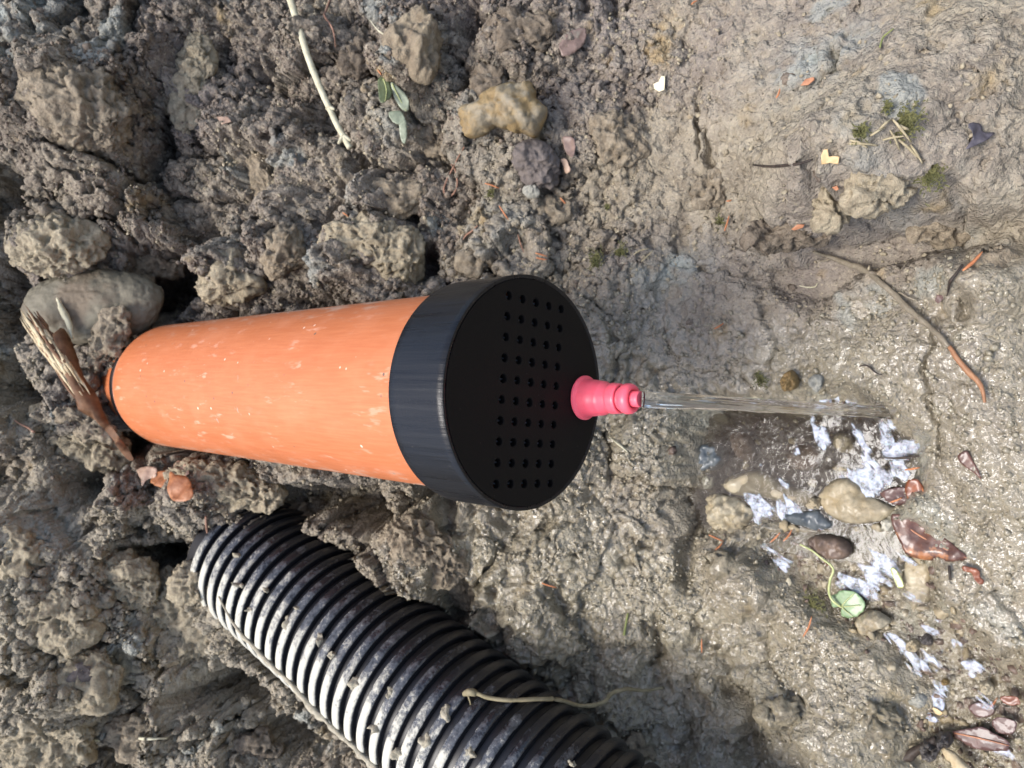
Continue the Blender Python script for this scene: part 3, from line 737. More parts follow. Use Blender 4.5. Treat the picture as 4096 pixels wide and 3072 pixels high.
# ------------------------------------------------------------------ builders for small things
def cor_depth(px, py, r=R_COR):
    d = ray(px, py); o = CAM - QA
    dp = d - (d @ QX) * QX; op = o - (o @ QX) * QX
    a, b, c = dp @ dp, 2 * dp @ op, op @ op - r * r
    D = b * b - 4 * a * c
    if D < 0: return -b / (2 * a)
    return (-b - math.sqrt(D)) / (2 * a)
def pipe_depth(px, py, r=R_PIPE):
    d = ray(px, py); o = CAM - PB
    dp = d - (d @ AX) * AX; op = o - (o @ AX) * AX
    a, b, c = dp @ dp, 2 * dp @ op, op @ op - r * r
    D = b * b - 4 * a * c
    if D < 0: return -b / (2 * a)
    return (-b - math.sqrt(D)) / (2 * a)
def T_(pts, ox, oy, sc): return [(ox + x / sc, oy + y / sc) for x, y in pts]
def catmull(pts, n, closed=False):
    pts = [np.array(p, float) for p in pts]; out = []; m = len(pts)
    for i in range(m if closed else m - 1):
        if closed: a, b, c, d = pts[(i - 1) % m], pts[i], pts[(i + 1) % m], pts[(i + 2) % m]
        else: a, b, c, d = pts[max(i - 1, 0)], pts[i], pts[i + 1], pts[min(i + 2, m - 1)]
        for k_ in range(n):
            t = k_ / n
            out.append(0.5 * ((2 * b) + (-a + c) * t + (2 * a - 5 * b + 4 * c - d) * t * t + (-a + 3 * b - 3 * c + d) * t ** 3))
    if not closed: out.append(pts[-1])
    return out
def nz3(p, sc, seed=0): return mnoise.noise(Vector(p) * sc + Vector((seed * 3.1, seed * 1.7, seed * 5.3)))
def tube(name, pts, radii, mat, parent=None, n=8, sub=4, rough=0.12, seed=0):
    c = catmull(pts, sub); m = len(c)
    rr = np.interp(np.linspace(0, 1, m), np.linspace(0, 1, len(radii)), radii)
    V_, F = [], []; up = np.array((0.3, 0.2, 0.93))
    org = c[0] if parent is None else np.zeros(3)
    for i in range(m):
        d = c[min(i + 1, m - 1)] - c[max(i - 1, 0)]; d = d / (np.linalg.norm(d) + 1e-12)
        a = np.cross(d, up); a /= np.linalg.norm(a) + 1e-12; b = np.cross(d, a)
        for k_ in range(n):
            th = 2 * math.pi * k_ / n; w = 1 + rough * 2 * nz3(c[i] * 1.0 + np.array([math.cos(th), math.sin(th), 0]) * .002, 220, seed)
            V_.append(c[i] + (a * math.cos(th) + b * math.sin(th)) * rr[i] * w - org)
    for i in range(m - 1):
        for k_ in range(n): F.append((i * n + k_, i * n + (k_ + 1) % n, (i + 1) * n + (k_ + 1) % n, (i + 1) * n + k_))
    F.append(tuple(range(n))[::-1]); F.append(tuple((m - 1) * n + k_ for k_ in range(n)))
    if parent is not None:
        inv = np.array(parent.matrix_world.inverted()); V_ = [inv[:3, :3] @ v + inv[:3, 3] for v in V_]
        return mesh_obj(name, V_, F, mat, parent)
    return mesh_obj(name, V_, F, mat, None, matrix=Matrix.Translation(Vector(org)))
def soil_pts(pts, lift=0.001, k=None, win=1):
    """points lying on the soil; the depths are evened out so that a twig bridges the hollows"""
    d = np.array([depth(x, y, win) for x, y in pts])
    if len(d) > 3:
        t = np.arange(len(d)); cf = np.polyfit(t, d, 2 if len(d) > 5 else 1); f = np.polyval(cf, t)
        d = np.minimum(d, f * 0.6 + d * 0.4) - 0.0
    return [P(x, y, z - lift) for (x, y), z in zip(pts, d)]
def sheet(name, outline, mat, parent=None, plane='soil', z=None, lift=0.0, thick=0.004, mode='stone', curl=0.0, rough=0.15, seed=1, sub=3, depth_at=None, tilt=None, flatb=0.5, res=13, smooth=True, grit=0.0009):
    """a solid whose outline was measured on the photograph and carried to its own place on the ground.
    mode 'stone': domed body;  mode 'leaf': thin curved sheet."""
    cx = sum(p[0] for p in outline) / len(outline); cy = sum(p[1] for p in outline) / len(outline)
    if z is not None: c0 = to_plane(cx, cy, z); nn = np.array([0, 0, 1.0])
    else:
        dd = depth_at if depth_at is not None else min(depth(cx, cy, 2), np.mean([depth(*p, 1) for p in outline]))
        c0 = P(cx, cy, dd - lift); nn = local_normal(cx, cy) if tilt is None else np.array(tilt, float)
        nn /= np.linalg.norm(nn)
    ex = np.cross(nn, (0, 1, 0.2)); ex /= np.linalg.norm(ex); ey = np.cross(nn, ex)
    loc = []
    for p in catmull(outline, sub, True):
        d = ray(*p); t = ((c0 - CAM) @ nn) / (d @ nn); q = CAM + d * t - c0
        loc.append((q @ ex, q @ ey))
    L = np.array(loc); n = len(L)
    size = max(np.ptp(L[:, 0]), np.ptp(L[:, 1])); g = size / res
    # jitter the edge a little
    if mode == 'stone':
        L = np.array([p * (1 + 0.05 * nz3((p[0], p[1], 0), 4 / size, seed)) for p in L])
    else:
        jl = 0.035 if size > .03 else 0.11
        L = np.array([p * (1 + jl * nz3((p[0], p[1], 0), 7 / size, seed) + jl * .6 * nz3((p[0], p[1], 0), 18 / size, seed)) for p in L])
    gx_ = np.arange(L[:, 0].min(), L[:, 0].max(), g); gy_ = np.arange(L[:, 1].min(), L[:, 1].max(), g)
    inner = []
    def sd(x, y):
        ins = False; best = 9
        for i in range(n):
            a, b = L[i], L[(i + 1) % n]; e = b - a; w = np.array((x, y)) - a; t = min(max((w @ e) / (e @ e + 1e-18), 0), 1)
            best = min(best, math.hypot(*(w - e * t)))
            if (a[1] > y) != (b[1] > y) and x < (b[0] - a[0]) * (y - a[1]) / (b[1] - a[1] + 1e-15) + a[0]: ins = not ins
        return best if ins else -best
    for i, x in enumerate(gx_):
        for y in gy_:
            yy = y + (g / 2 if i % 2 else 0); s_ = sd(x, yy)
            if s_ > g * 0.45: inner.append((x, yy, s_))
    pts = [Vector(p) for p in L] + [Vector(p[:2]) for p in inner]
    res_ = geometry.delaunay_2d_cdt(pts, [(i, (i + 1) % n) for i in range(n)], [list(range(n))], 1, 1e-7)
    vs, fs = res_[0], res_[2]
    D = max([p[2] for p in inner] + [g]); 
    info = {}
    topz, botz, edge = [], [], []
    for i, v in enumerate(vs):
        s_ = max(sd(v.x, v.y), 0) if i >= n else 0
        e_ = i < n
        if mode == 'stone':
            f = math.sqrt(max(0, 1 - (1 - min(s_ / (D * 0.85), 1)) ** 2))
            nn_ = 1 + rough * 2.2 * nz3((v.x, v.y, 0), 3.0 / size, seed) + rough * nz3((v.x, v.y, 1), 8 / size, seed) + rough * .5 * nz3((v.x, v.y, 2), 20 / size, seed)
            topz.append(thick * f * nn_ if not e_ else 0); botz.append(-thick * flatb * f if not e_ else 0)
        else:
            r2 = (v.x ** 2 + v.y ** 2) / (size * size / 4)
            zc = curl * size * (r2 - 0.3) + rough * size * 0.35 * nz3((v.x, v.y, 0), 3.2 / size, seed) + rough * size * .12 * nz3((v.x, v.y, 1), 9 / size, seed)
            topz.append(zc); botz.append(zc - thick * (0.3 if e_ else 1))
        edge.append(e_)
    V_, F = [], []; it, ib = {}, {}
    M3 = np.stack([ex, ey, nn], 1)
    for i, v in enumerate(vs):
        it[i] = len(V_); V_.append(M3 @ np.array((v.x, v.y, topz[i])))
        if edge[i] and mode == 'stone': ib[i] = it[i]
        else: ib[i] = len(V_); V_.append(M3 @ np.array((v.x, v.y, botz[i])))
    for f in fs:
        F.append(tuple(it[i] for i in f)); F.append(tuple(ib[i] for i in reversed(f)))
    if mode == 'leaf':
        for i in range(n):
            j = (i + 1) % n
            if it.get(i) is not None: F.append((it[j], it[i], ib[i], ib[j]))
    if mode == 'stone':
        V2 = []
        for v in V_:
            r_ = np.linalg.norm(v) + 1e-9; q = v + c0
            k_ = grit * (1.3 * nz3(q, 170, seed) + 0.9 * nz3(q, 420, seed) + 0.5 * nz3(q, 900, seed)) - grit * 1.2 * max(0, nz3(q, 260, seed + 5) - .25)
            V2.append(v + (v / r_ * .7 + nn * .7) * k_)
        V_ = V2
    bm = bmesh.new(); bv = [bm.verts.new(v) for v in V_]
    for f in F:
        try: bm.faces.new([bv[i] for i in f])
        except ValueError: pass
    bmesh.ops.recalc_face_normals(bm, faces=bm.faces)
    me = bpy.data.meshes.new(name)
    if parent is not None:
        bm.transform(parent.matrix_world.inverted() @ Matrix.Translation(Vector(c0)))
    bm.to_mesh(me); bm.free()
    if smooth: me.shade_smooth()
    me.materials.append(mat); o = bpy.data.objects.new(name, me); C.objects.link(o)
    if parent is not None: o.parent = parent
    else: o.location = Vector(c0)
    return o

# ------------------------------------------------------------------ water in the pool and the stream
def water_sheet(name, poly, lev, mat, step, wave):
    pts = np.array([to_plane(*q)[:2] for q in poly]); lo = pts.min(0) - .02; hi = pts.max(0) + .02
    hi = np.minimum(hi, [.6, .8]); 
    xs = np.arange(lo[0], hi[0], step); ys = np.arange(lo[1], hi[1], step)
    XX, YY = np.meshgrid(xs, ys, indexing='ij'); sd = poly_sdf(poly, XX, YY)
    ZZ = lev + wave(XX, YY)
    keep = sd > -0.014
    ids = -np.ones(XX.shape, int); fq = keep[:-1, :-1] & keep[1:, :-1] & keep[1:, 1:] & keep[:-1, 1:]
    use = np.zeros_like(keep); use[:-1, :-1] |= fq; use[1:, :-1] |= fq; use[1:, 1:] |= fq; use[:-1, 1:] |= fq
    ids[use] = np.arange(use.sum())
    V_ = np.stack([XX[use], YY[use], ZZ[use]], -1)
    Q = np.stack([ids[:-1, :-1], ids[1:, :-1], ids[1:, 1:], ids[:-1, 1:]], -1)[fq]
    return np_mesh(name, V_, Q, mat)
LX, LY = land[0], land[1]
def pool_wave(x, y):
    d = np.hypot(x - LX, y - LY); z = np.zeros_like(x)
    near = np.exp(-(d / 0.036) ** 2)
    q = (x, y, z)
    return (0.00005 * np.sin(d * 700) * np.exp(-d / .05) + near * 0.0032 * fbm(q, 0.016, 4, .6, seed=41)
            + 0.00025 * fbm((x, y * .6, z), 0.020, 3, seed=42) + sstep(.01, -.05, x - LX) * sstep(.12, .03, d) * .0007 * fbm((x, y, z), .014, 3, .6, seed=43))
def stream_wave(x, y):
    z = np.zeros_like(x); q = (x * .8 + y * .5, y * .8 - x * .5, z)
    return 0.0016 * fbm(q, 0.022, 4, .6, seed=44) + 0.0007 * fbm(q, 0.008, 2, seed=45) - .0006
w = water_sheet('puddle_water', POOL, 0.0, M['water'], 0.0010, pool_wave); tag(w, None, None, kind='structure')
w = water_sheet('stream_water', STREAM, -0.0022, M['stream'], 0.0016, stream_wave); tag(w, None, None, kind='structure')

# ------------------------------------------------------------------ stones
c2 = lambda p: T_(p, 1350, 0, 1.58)
c3 = lambda p: T_(p, 2696, 0, 1.58)
c4 = lambda p: T_(p, 0, 1000, 1.58)
c6 = lambda p: T_(p, 2696, 1000, 1.58)
c7 = lambda p: T_(p, 0, 2022, 1.58)
c8 = lambda p: T_(p, 1350, 2022, 1.58)
c9 = lambda p: T_(p, 2696, 2022, 1.58)
c1 = lambda p: T_(p, 0, 0, 1.58)
d3 = lambda p: T_(p, 2650, 1450, 1.843)
d4 = lambda p: T_(p, 3200, 2000, 2.469)
d6 = lambda p: T_(p, 3300, 2500, 2.779)
d2 = lambda p: T_(p, 0, 1100, 2.074)
MS = dict(
    yellow=mat_stone('yellow_stone', (0.17, 0.115, 0.050), (0.30, 0.225, 0.115), (0.215, 0.19, 0.14), 55, .6, cs=45),
    clod=mat_stone('dark_clod', (0.10, 0.085, 0.078), (0.175, 0.15, 0.135), None, 90, .95, bumpd=.002),
    tan=mat_stone('tan_clod', (0.16, 0.125, 0.085), (0.29, 0.24, 0.165), None, 90, .95, bumpd=.0022),
    grey=mat_stone('grey_pebble', (0.20, 0.20, 0.17), (0.30, 0.29, 0.25), None, 60, .8),
    olive=mat_stone('olive_stone', (0.095, 0.088, 0.065), (0.175, 0.155, 0.11), (0.13, 0.10, 0.068), 30, .7, cs=25),
    wetochre=mat_stone('wet_ochre', (0.13, 0.080, 0.026), (0.25, 0.17, 0.07), None, 40, .5, coat=.3),
    wetblue=mat_stone('wet_slate', (0.045, 0.055, 0.062), (0.11, 0.125, 0.13), None, 50, .45, coat=.35),
    wetcream=mat_stone('wet_cream', (0.21, 0.175, 0.115), (0.38, 0.335, 0.235), (0.27, 0.215, 0.125), 45, .55, coat=.2, cs=40),
    wetpale=mat_stone('wet_pale', (0.30, 0.29, 0.24), (0.46, 0.44, 0.36), None, 45, .5, coat=.25),
    wetred=mat_stone('wet_reddish', (0.085, 0.058, 0.045), (0.16, 0.115, 0.085), None, 45, .5, coat=.2),
    wetdark=mat_stone('wet_dark', (0.035, 0.030, 0.028), (0.085, 0.075, 0.065), None, 60, .5, coat=.3),
)
STONES = [
    ('rock', 'lumpy ochre yellow stone with ridges half buried in the slope above the cap', 'stone', c2([(770, 670), (870, 630), (960, 560), (1100, 520), (1210, 510), (1250, 560), (1260, 620), (1320, 680), (1310, 760), (1270, 870), (1200, 860), (1120, 840), (1000, 810), (930, 860), (850, 870), (790, 840), (770, 750)]), dict(thick=.016, mat='yellow', rough=.30, lift=.004, res=22)),
    ('soil_clod', 'dark grey rounded clod just below the yellow stone', 'clod', c2([(1110, 920), (1200, 880), (1310, 900), (1400, 1000), (1400, 1140), (1310, 1190), (1180, 1160), (1100, 1040)]), dict(thick=.013, mat='clod', rough=.25, lift=.003, res=20)),
    ('pebble', 'small round grey pebble under the dark clod', 'pebble', c2([(1170, 1190), (1230, 1170), (1275, 1200), (1270, 1250), (1210, 1250), (1170, 1220)]), dict(thick=.007, mat='grey', lift=.003)),
    ('soil_clod', 'tall tan crumbly clod to the right of the pale stem', 'clod', c2([(330, 180), (420, 110), (500, 80), (560, 110), (570, 200), (640, 300), (640, 400), (610, 510), (560, 530), (480, 500), (420, 430), (320, 400), (270, 270)]), dict(thick=.018, mat='tan', rough=.45, lift=.004, res=24)),
    ('pebble', 'brown ochre wet pebble at the left shore of the puddle', 'pebble', d3([(70, 460), (140, 440), (220, 480), (255, 540), (220, 590), (150, 595), (80, 550)]), dict(thick=.009, mat='wetochre', z=.001)),
    ('rock', 'dark blue grey wet stone just under the puddle surface', 'stone', d3([(220, 650), (290, 600), (400, 590), (490, 640), (480, 720), (400, 790), (290, 810), (220, 770)]), dict(thick=.012, mat='wetblue', z=-.009, rough=.3)),
    ('pebble', 'pale oval pebble in the puddle next to the slate stone', 'pebble', d3([(300, 860), (340, 830), (385, 850), (370, 920), (310, 930)]), dict(thick=.005, mat='wetpale', z=-.005)),
    ('rock', 'pale yellow lumpy stone at the lower left shore of the puddle', 'stone', d3([(330, 1000), (400, 960), (520, 980), (600, 1020), (680, 1100), (650, 1200), (560, 1260), (420, 1260), (370, 1180)]), dict(thick=.013, mat='wetcream', z=-.003, rough=.35, res=20)),
    ('rock', 'big pointed cream stone between the puddle and the brown leaf', 'stone', d3([(1170, 960), (1250, 880), (1350, 850), (1450, 900), (1500, 970), (1600, 1010), (1700, 1050), (1740, 1090), (1650, 1150), (1500, 1195), (1350, 1180), (1230, 1120), (1180, 1040)]), dict(thick=.008, mat='wetcream', z=.000, rough=.22, res=22, grit=.0011)),
    ('rock', 'tan stone under water beside the white glare and splashes', 'stone', d3([(1260, 560), (1330, 520), (1400, 550), (1420, 650), (1340, 665), (1270, 620)]), dict(thick=.008, mat='wetcream', z=-.008)),
    ('pebble', 'small tan pebble under water above the big cream stone', 'pebble', d3([(1270, 760), (1330, 740), (1390, 765), (1370, 800), (1290, 805)]), dict(thick=.006, mat='wetcream', z=-.006)),
    ('pebble', 'yellowish pebble touching the left end of the big cream stone', 'pebble', d3([(1075, 1030), (1120, 985), (1170, 1010), (1170, 1060), (1100, 1080)]), dict(thick=.007, mat='wetcream', z=-.001)),
    ('rock', 'reddish square stone deep in the murky water', 'stone', d3([(520, 530), (620, 520), (670, 580), (690, 700), (600, 720), (530, 650)]), dict(thick=.010, mat='wetred', z=-.014)),
    ('rock', 'long flat cream stone lying just under the splashing water', 'stone', d3([(460, 860), (560, 820), (720, 800), (820, 850), (900, 900), (1060, 940), (1150, 1000), (1130, 1060), (1000, 1060), (760, 1000), (600, 990), (480, 950)]), dict(thick=.008, mat='wetcream', z=-.007, rough=.35, res=22)),
    ('rock', 'brown stone on the bottom in the middle of the puddle', 'stone', d3([(930, 650), (1040, 600), (1150, 630), (1170, 740), (1080, 800), (960, 780)]), dict(thick=.009, mat='wetred', z=-.015)),
    ('pebble', 'pale angular pebble above the blade of the brown leaf', 'pebble', d3([(1620, 1150), (1700, 1150), (1720, 1190), (1680, 1250), (1620, 1220)]), dict(thick=.006, mat='wetpale', z=.001, smooth=False)),
    ('pebble', 'wet yellow pebble pair below the pale yellow shore stone', 'pebble', d3([(510, 1350), (570, 1310), (680, 1330), (720, 1400), (650, 1440), (560, 1420)]), dict(thick=.008, mat='wetcream', z=-.001)),
    ('rock', 'slate dark stone half covered by white glare left of the cream stone', 'stone', d3([(870, 1110), (1000, 1100), (1150, 1080), (1220, 1130), (1270, 1200), (1180, 1240), (1060, 1220), (940, 1180)]), dict(thick=.006, mat='wetblue', z=-.002, rough=.3)),
    ('rock', 'broad flat pale stone under the stream below the brown leaf', 'stone', d3([(1800, 1450), (1960, 1430), (2010, 1520), (2005, 1640), (1960, 1760), (1860, 1780), (1780, 1640)]), dict(thick=.006, mat='wetcream', z=-.0065, rough=.12)),
    ('rock', 'irregular tan wet stone below the round green leaf', 'stone', d4([(560, 1170), (680, 1090), (800, 1110), (910, 1190), (850, 1260), (760, 1280), (680, 1340), (600, 1300)]), dict(thick=.008, mat='wetcream', z=.001, rough=.3)),
    ('pebble', 'round grey pebble at the edge of the lower stream', 'pebble', d6([(950, 790), (1050, 735), (1140, 790), (1130, 870), (1060, 910), (960, 860)]), dict(thick=.007, mat='grey', z=.001)),
    ('pebble', 'tan pebble at the far right of the lower stream', 'pebble', d6([(1740, 640), (1820, 610), (1880, 690), (1850, 760), (1750, 730)]), dict(thick=.006, mat='wetcream', z=.000)),
    ('pebble', 'tiny orange tan pebble in the middle of the lower stream', 'pebble', d6([(1300, 600), (1360, 595), (1385, 640), (1320, 665)]), dict(thick=.004, mat='wetochre', z=-.002)),
    ('soil_clod', 'wet black clod above the dark stick in the lower right corner', 'clod', d6([(1240, 1250), (1330, 1185), (1410, 1240), (1390, 1340), (1290, 1340)]), dict(thick=.009, mat='wetdark', z=.004, rough=.3)),
    ('soil_clod', 'wet brown clod at the end of the dark stick', 'clod', d6([(1080, 1290), (1200, 1270), (1290, 1370), (1220, 1480), (1090, 1440)]), dict(thick=.009, mat='wetdark', z=.005, rough=.3)),
    ('rock', 'sharp dark grey stone in the loose soil at lower left', 'stone', c7([(410, 1130), (460, 1040), (520, 985), (570, 1000), (610, 1060), (570, 1120), (480, 1140)]), dict(thick=.008, mat='clod', lift=.004, smooth=False, res=6)),
    ('pebble', 'dark glossy pebble with white glare ring in the lower stream', 'pebble', d6([(1080, 140), (1140, 100), (1200, 150), (1190, 220), (1110, 210)]), dict(thick=.005, mat='wetdark', z=-.002)),
    ('pebble', 'round wet pebble left of the dark glossy one in the stream', 'pebble', d6([(920, 190), (980, 150), (1050, 190), (1040, 280), (960, 290), (910, 250)]), dict(thick=.006, mat='wetcream', z=-.002)),
    ('rock', 'wet brownish stone beside the cream stones above the moss', 'stone', d3([(1090, 1290), (1210, 1270), (1340, 1300), (1400, 1380), (1330, 1450), (1180, 1430), (1090, 1370)]), dict(thick=.009, mat='wetred', z=.001, rough=.4)),
    ('rock', 'wet dark clay lump at the top shore right of the jet', 'stone', d3([(880, 100), (960, 60), (1010, 130), (990, 190), (900, 200)]), dict(thick=.010, mat='wetochre', lift=.003, rough=.35)),
    ('pebble', 'pale blue grey pebble beside the mossy hollow above the jet', 'pebble', d3([(1075, 120), (1130, 90), (1190, 110), (1180, 160), (1140, 210), (1090, 170)]), dict(thick=.006, mat='grey', lift=.003)),
]
for i, (nm, lab, cat, ol, kw) in enumerate(STONES):
    mt = MS[kw.pop('mat')]
    kw['res'] = max(24, int(kw.get('res', 16) * 1.6)) if kw.get('smooth', True) else 8
    if 'clod' in nm or 'yellow' in lab: kw['grit'] = .0020
    tag(sheet(nm, ol, mt, seed=i + 3, **kw), lab, cat)

# more lumps of earth, each of its own size and place
def unit_ball(sub):
    bm = bmesh.new(); bmesh.ops.create_icosphere(bm, subdivisions=sub, radius=1.0)
    v = np.array([q.co[:] for q in bm.verts]); f = np.array([[w_.index for w_ in q.verts] for q in bm.faces]); bm.free(); return v, f
BALL = {k_: unit_ball(k_) for k_ in (4, 5, 6)}
def lump(px, py, a_px, b_px, ang, mat, lab, thick=0.75, sink=0.35, seed=1, z=None, sub=None, dd=0.0, knob=1.0, name='soil_clod', cat='clod'):
    """a knobbly, spongy lump of earth; a_px and b_px are its half sizes as measured on the photograph"""
    d = depth(px, py, 4) if z is None else (to_plane(px, py, z) - CAM) @ F_
    d -= dd
    ra, rb = a_px * d / FPX, b_px * d / FPX; rc = min(ra, rb) * thick
    c0 = P(px, py, d + rc * sink)
    V_, F = BALL[sub or (6 if max(ra, rb) > .034 else 5 if max(ra, rb) > .014 else 4)]
    ca, sa = math.cos(math.radians(ang)), math.sin(math.radians(ang))
    e1 = R_ * ca - U_ * sa; e2 = R_ * sa + U_ * ca; e3 = -F_
    q = V_ * np.array([ra, rb, rc]); Pw = q[:, :1] * e1 + q[:, 1:2] * e2 + q[:, 2:] * e3
    nw = V_ / np.array([ra, rb, rc]); nw /= np.linalg.norm(nw, axis=1, keepdims=True); nw = nw[:, :1] * e1 + nw[:, 1:2] * e2 + nw[:, 2:] * e3
    r = min(ra, rb); W = Pw + c0
    xyz = (W[:, 0], W[:, 1], W[:, 2])
    disp = r * .50 * fbm(xyz, r * 1.3, 3, .55, seed=seed) + r * .16 * fbm(xyz, r * .42, 3, .6, seed=seed + 1, ridged=True)
    disp += .0020 * fbm(xyz, .0105, 3, .65, seed=seed + 2, ridged=True) + .0026 * fbm(xyz, .0046, 3, .6, seed=seed + 3, ridged=True)
    disp -= .0048 * sstep(.12, .40, fbm(xyz, .0052, 3, .6, seed=seed + 4))
    disp = disp * 1.0 - (.0026 * fbm(xyz, .0046, 3, .6, seed=seed + 3, ridged=True)) * .85 * sstep(.2, -.1, fbm(xyz, .03, 2, seed=seed + 9))
    lat = np.stack([fbm(xyz, .009, 2, seed=seed + 5 + k_) for k_ in range(3)], -1) * .0024
    o = np_mesh(name, Pw + nw * disp[:, None] * knob + lat * knob, F, mat)
    o.location = Vector(c0)
    return tag(o, lab, cat)
MC_ = dict(dry=mat_soil_plain('clod_dry', (0.185, 0.152, 0.103), (0.43, 0.37, 0.26), scale=170, bumpd=.0026),
           mid=mat_soil_plain('clod_mid', (0.135, 0.108, 0.076), (0.34, 0.285, 0.205), scale=170, bumpd=.0026),
           brown=mat_soil_plain('clod_brown', (0.085, 0.066, 0.048), (0.26, 0.215, 0.16), scale=170, bumpd=.0026),
           wet=mat_soil_plain('clod_wet', (0.12, 0.100, 0.066), (0.27, 0.235, 0.16), .6, scale=170, coat=.35, bumpd=.002, spec=.3))
CLODS = [
    (300, 420, 235, 170, 35, 'mid', 'large overhanging brown mass of earth in the upper left', .7, .55), (215, 985, 175, 120, -10, 'dry', 'pale spongy clod at the left edge above the smooth stone', .8, .4),
    (905, 1115, 125, 100, -15, 'dry', 'pale crumbly clod touching the upper left end of the orange pipe', .8, .3), (1080, 700, 300, 70, 68, 'mid', 'long narrow ridge of earth running down towards the pipe', .8, .35),
    (1125, 1010, 85, 95, 20, 'mid', 'grey brown clod at the foot of the long ridge', .8, .3), (1500, 1000, 190, 125, 25, 'dry', 'biggest pale clod sitting just above the orange pipe', .8, .35),
    (1575, 790, 130, 75, 10, 'mid', 'flat clod with pale spots above the biggest pale clod', .7, .35), (770, 330, 75, 210, 8, 'dry', 'upright pale band of clay in the upper left soil', .6, .5),
    (600, 1040, 125, 70, 20, 'mid', 'brown clod hanging over the smooth olive stone', .8, .35), (320, 1745, 215, 95, 25, 'dry', 'crumbly bridge of soil between two dark hollows at the left', .75, .4),
    (345, 1700, 120, 50, 25, 'mid', 'thin crust of soil under the foot of the broken branch', .8, -.1), (900, 1945, 230, 85, 15, 'dry', 'long pale clod between the orange and the corrugated pipe', .75, .35), (725, 2480, 190, 165, 50, 'dry', 'big pale mass of soil against the flank of the corrugated pipe', .6, .5),
    (775, 2345, 70, 75, 0, 'dry', 'small pale clod covering the start of the corrugated pipe', .9, .1), (1000, 2985, 120, 60, 10, 'brown', 'dim clod in the shade below the corrugated pipe', .8, .3),
    (1700, 2200, 175, 115, 40, 'mid', 'muddy clod under the cap beside the corrugated pipe', .6, .55), (1840, 2340, 120, 70, 60, 'mid', 'lower muddy clod at the dark crevice below the cap', .6, .5),
    (3530, 735, 135, 120, 0, 'dry', 'pale rugged clod under the dry moss on the right slope', .55, .45), (3320, 790, 75, 105, 10, 'dry', 'smaller pale clod left of the rugged one by the dark crack', .5, .5),
    (3160, 930, 190, 62, -8, 'brown', 'long dark brown lip of soil above the shaded groove on the right', .8, .25), (3800, 930, 150, 52, 8, 'mid', 'overhanging lip of clay between the pale clod and the right edge', .8, .25), (2860, 760, 90, 60, -30, 'mid', 'flat grey brown clod beside the tiny needle on the slope', .5, .5), (2480, 560, 120, 80, 30, 'mid', 'low grey brown clod on the slope right of the curled leaf', .4, .6),
    (2210, 850, 70, 55, 0, 'mid', 'small brown clod below the dark round clod', .7, .4), (1900, 1040, 70, 50, 0, 'mid', 'clod just above the rear edge of the cap', .7, .35),
    (60, 2230, 120, 110, 0, 'dry', 'pale clod at the left edge below the round hollow', .6, .5), (330, 2720, 150, 120, 0, 'dry', 'broad rough clod in the lower left soil', .45, .6),
    (560, 2960, 150, 90, 10, 'mid', 'rough clod at the bottom edge near the left', .5, .55), (175, 2470, 200, 140, 10, 'dry', 'large pale spongy lump low at the left edge', .5, .6), (470, 2330, 170, 110, 20, 'dry', 'pale spongy lump left of the mouth of the corrugated pipe', .6, .5),
    (150, 2940, 210, 130, 0, 'dry', 'pale lump filling the lower left corner', .45, .6), (480, 2620, 150, 110, 30, 'dry', 'pale lump above the sharp grey stone', .4, .75),
    (2900, 2270, 75, 60, 20, 'wet', 'dark wet crumbly clod below the puddle corner', .7, .4),
    (2560, 3010, 70, 42, 50, 'mid', 'muddy clod at the lower end of the corrugated pipe', .8, .1), (3500, 2890, 100, 90, 0, 'wet', 'wet rounded mud lump above the lower edge by the stream', .45, .6),
    (3160, 2890, 120, 85, 30, 'wet', 'wet lump of mud left of the dark groove near the bottom', .4, .6), (1430, 230, 85, 95, 0, 'brown', 'dark brown clod right of the pale stem at the top', .6, .5),
    (435, 1340, 65, 130, 25, 'mid', 'spongy soil stuck on the middle of the smooth olive stone', .35, .1), (560, 1170, 90, 55, 15, 'mid', 'soil crust along the upper rim of the smooth olive stone', .6, .05),
    (1950, 330, 70, 60, 0, 'brown', 'brown clod above the ochre yellow stone', .6, .5), (1740, 560, 90, 60, 30, 'mid', 'clod between the grey green leaves and the yellow stone', .55, .5),
    (2080, 130, 150, 70, 0, 'brown', 'wide brown clod at the top edge of the slope', .5, .5), (3960, 1040, 90, 60, -20, 'mid', 'clod overhanging the shaded cut at the right edge', .6, .4)]
lump(370, 1225, 285, 150, -6, MS['olive'], 'large smooth olive grey stone behind the splintered wood and pipe', .7, .25, 611, knob=.22, name='rock', cat='stone')
for i, (px, py, a, b, an, mt, lab, th, sk) in enumerate(CLODS):
    lump(px, py, a, b, an, MC_[mt], lab, th, sk, seed=100 + i * 7, dd=.030 if 'olive stone' in lab and 'hanging' not in lab else 0)

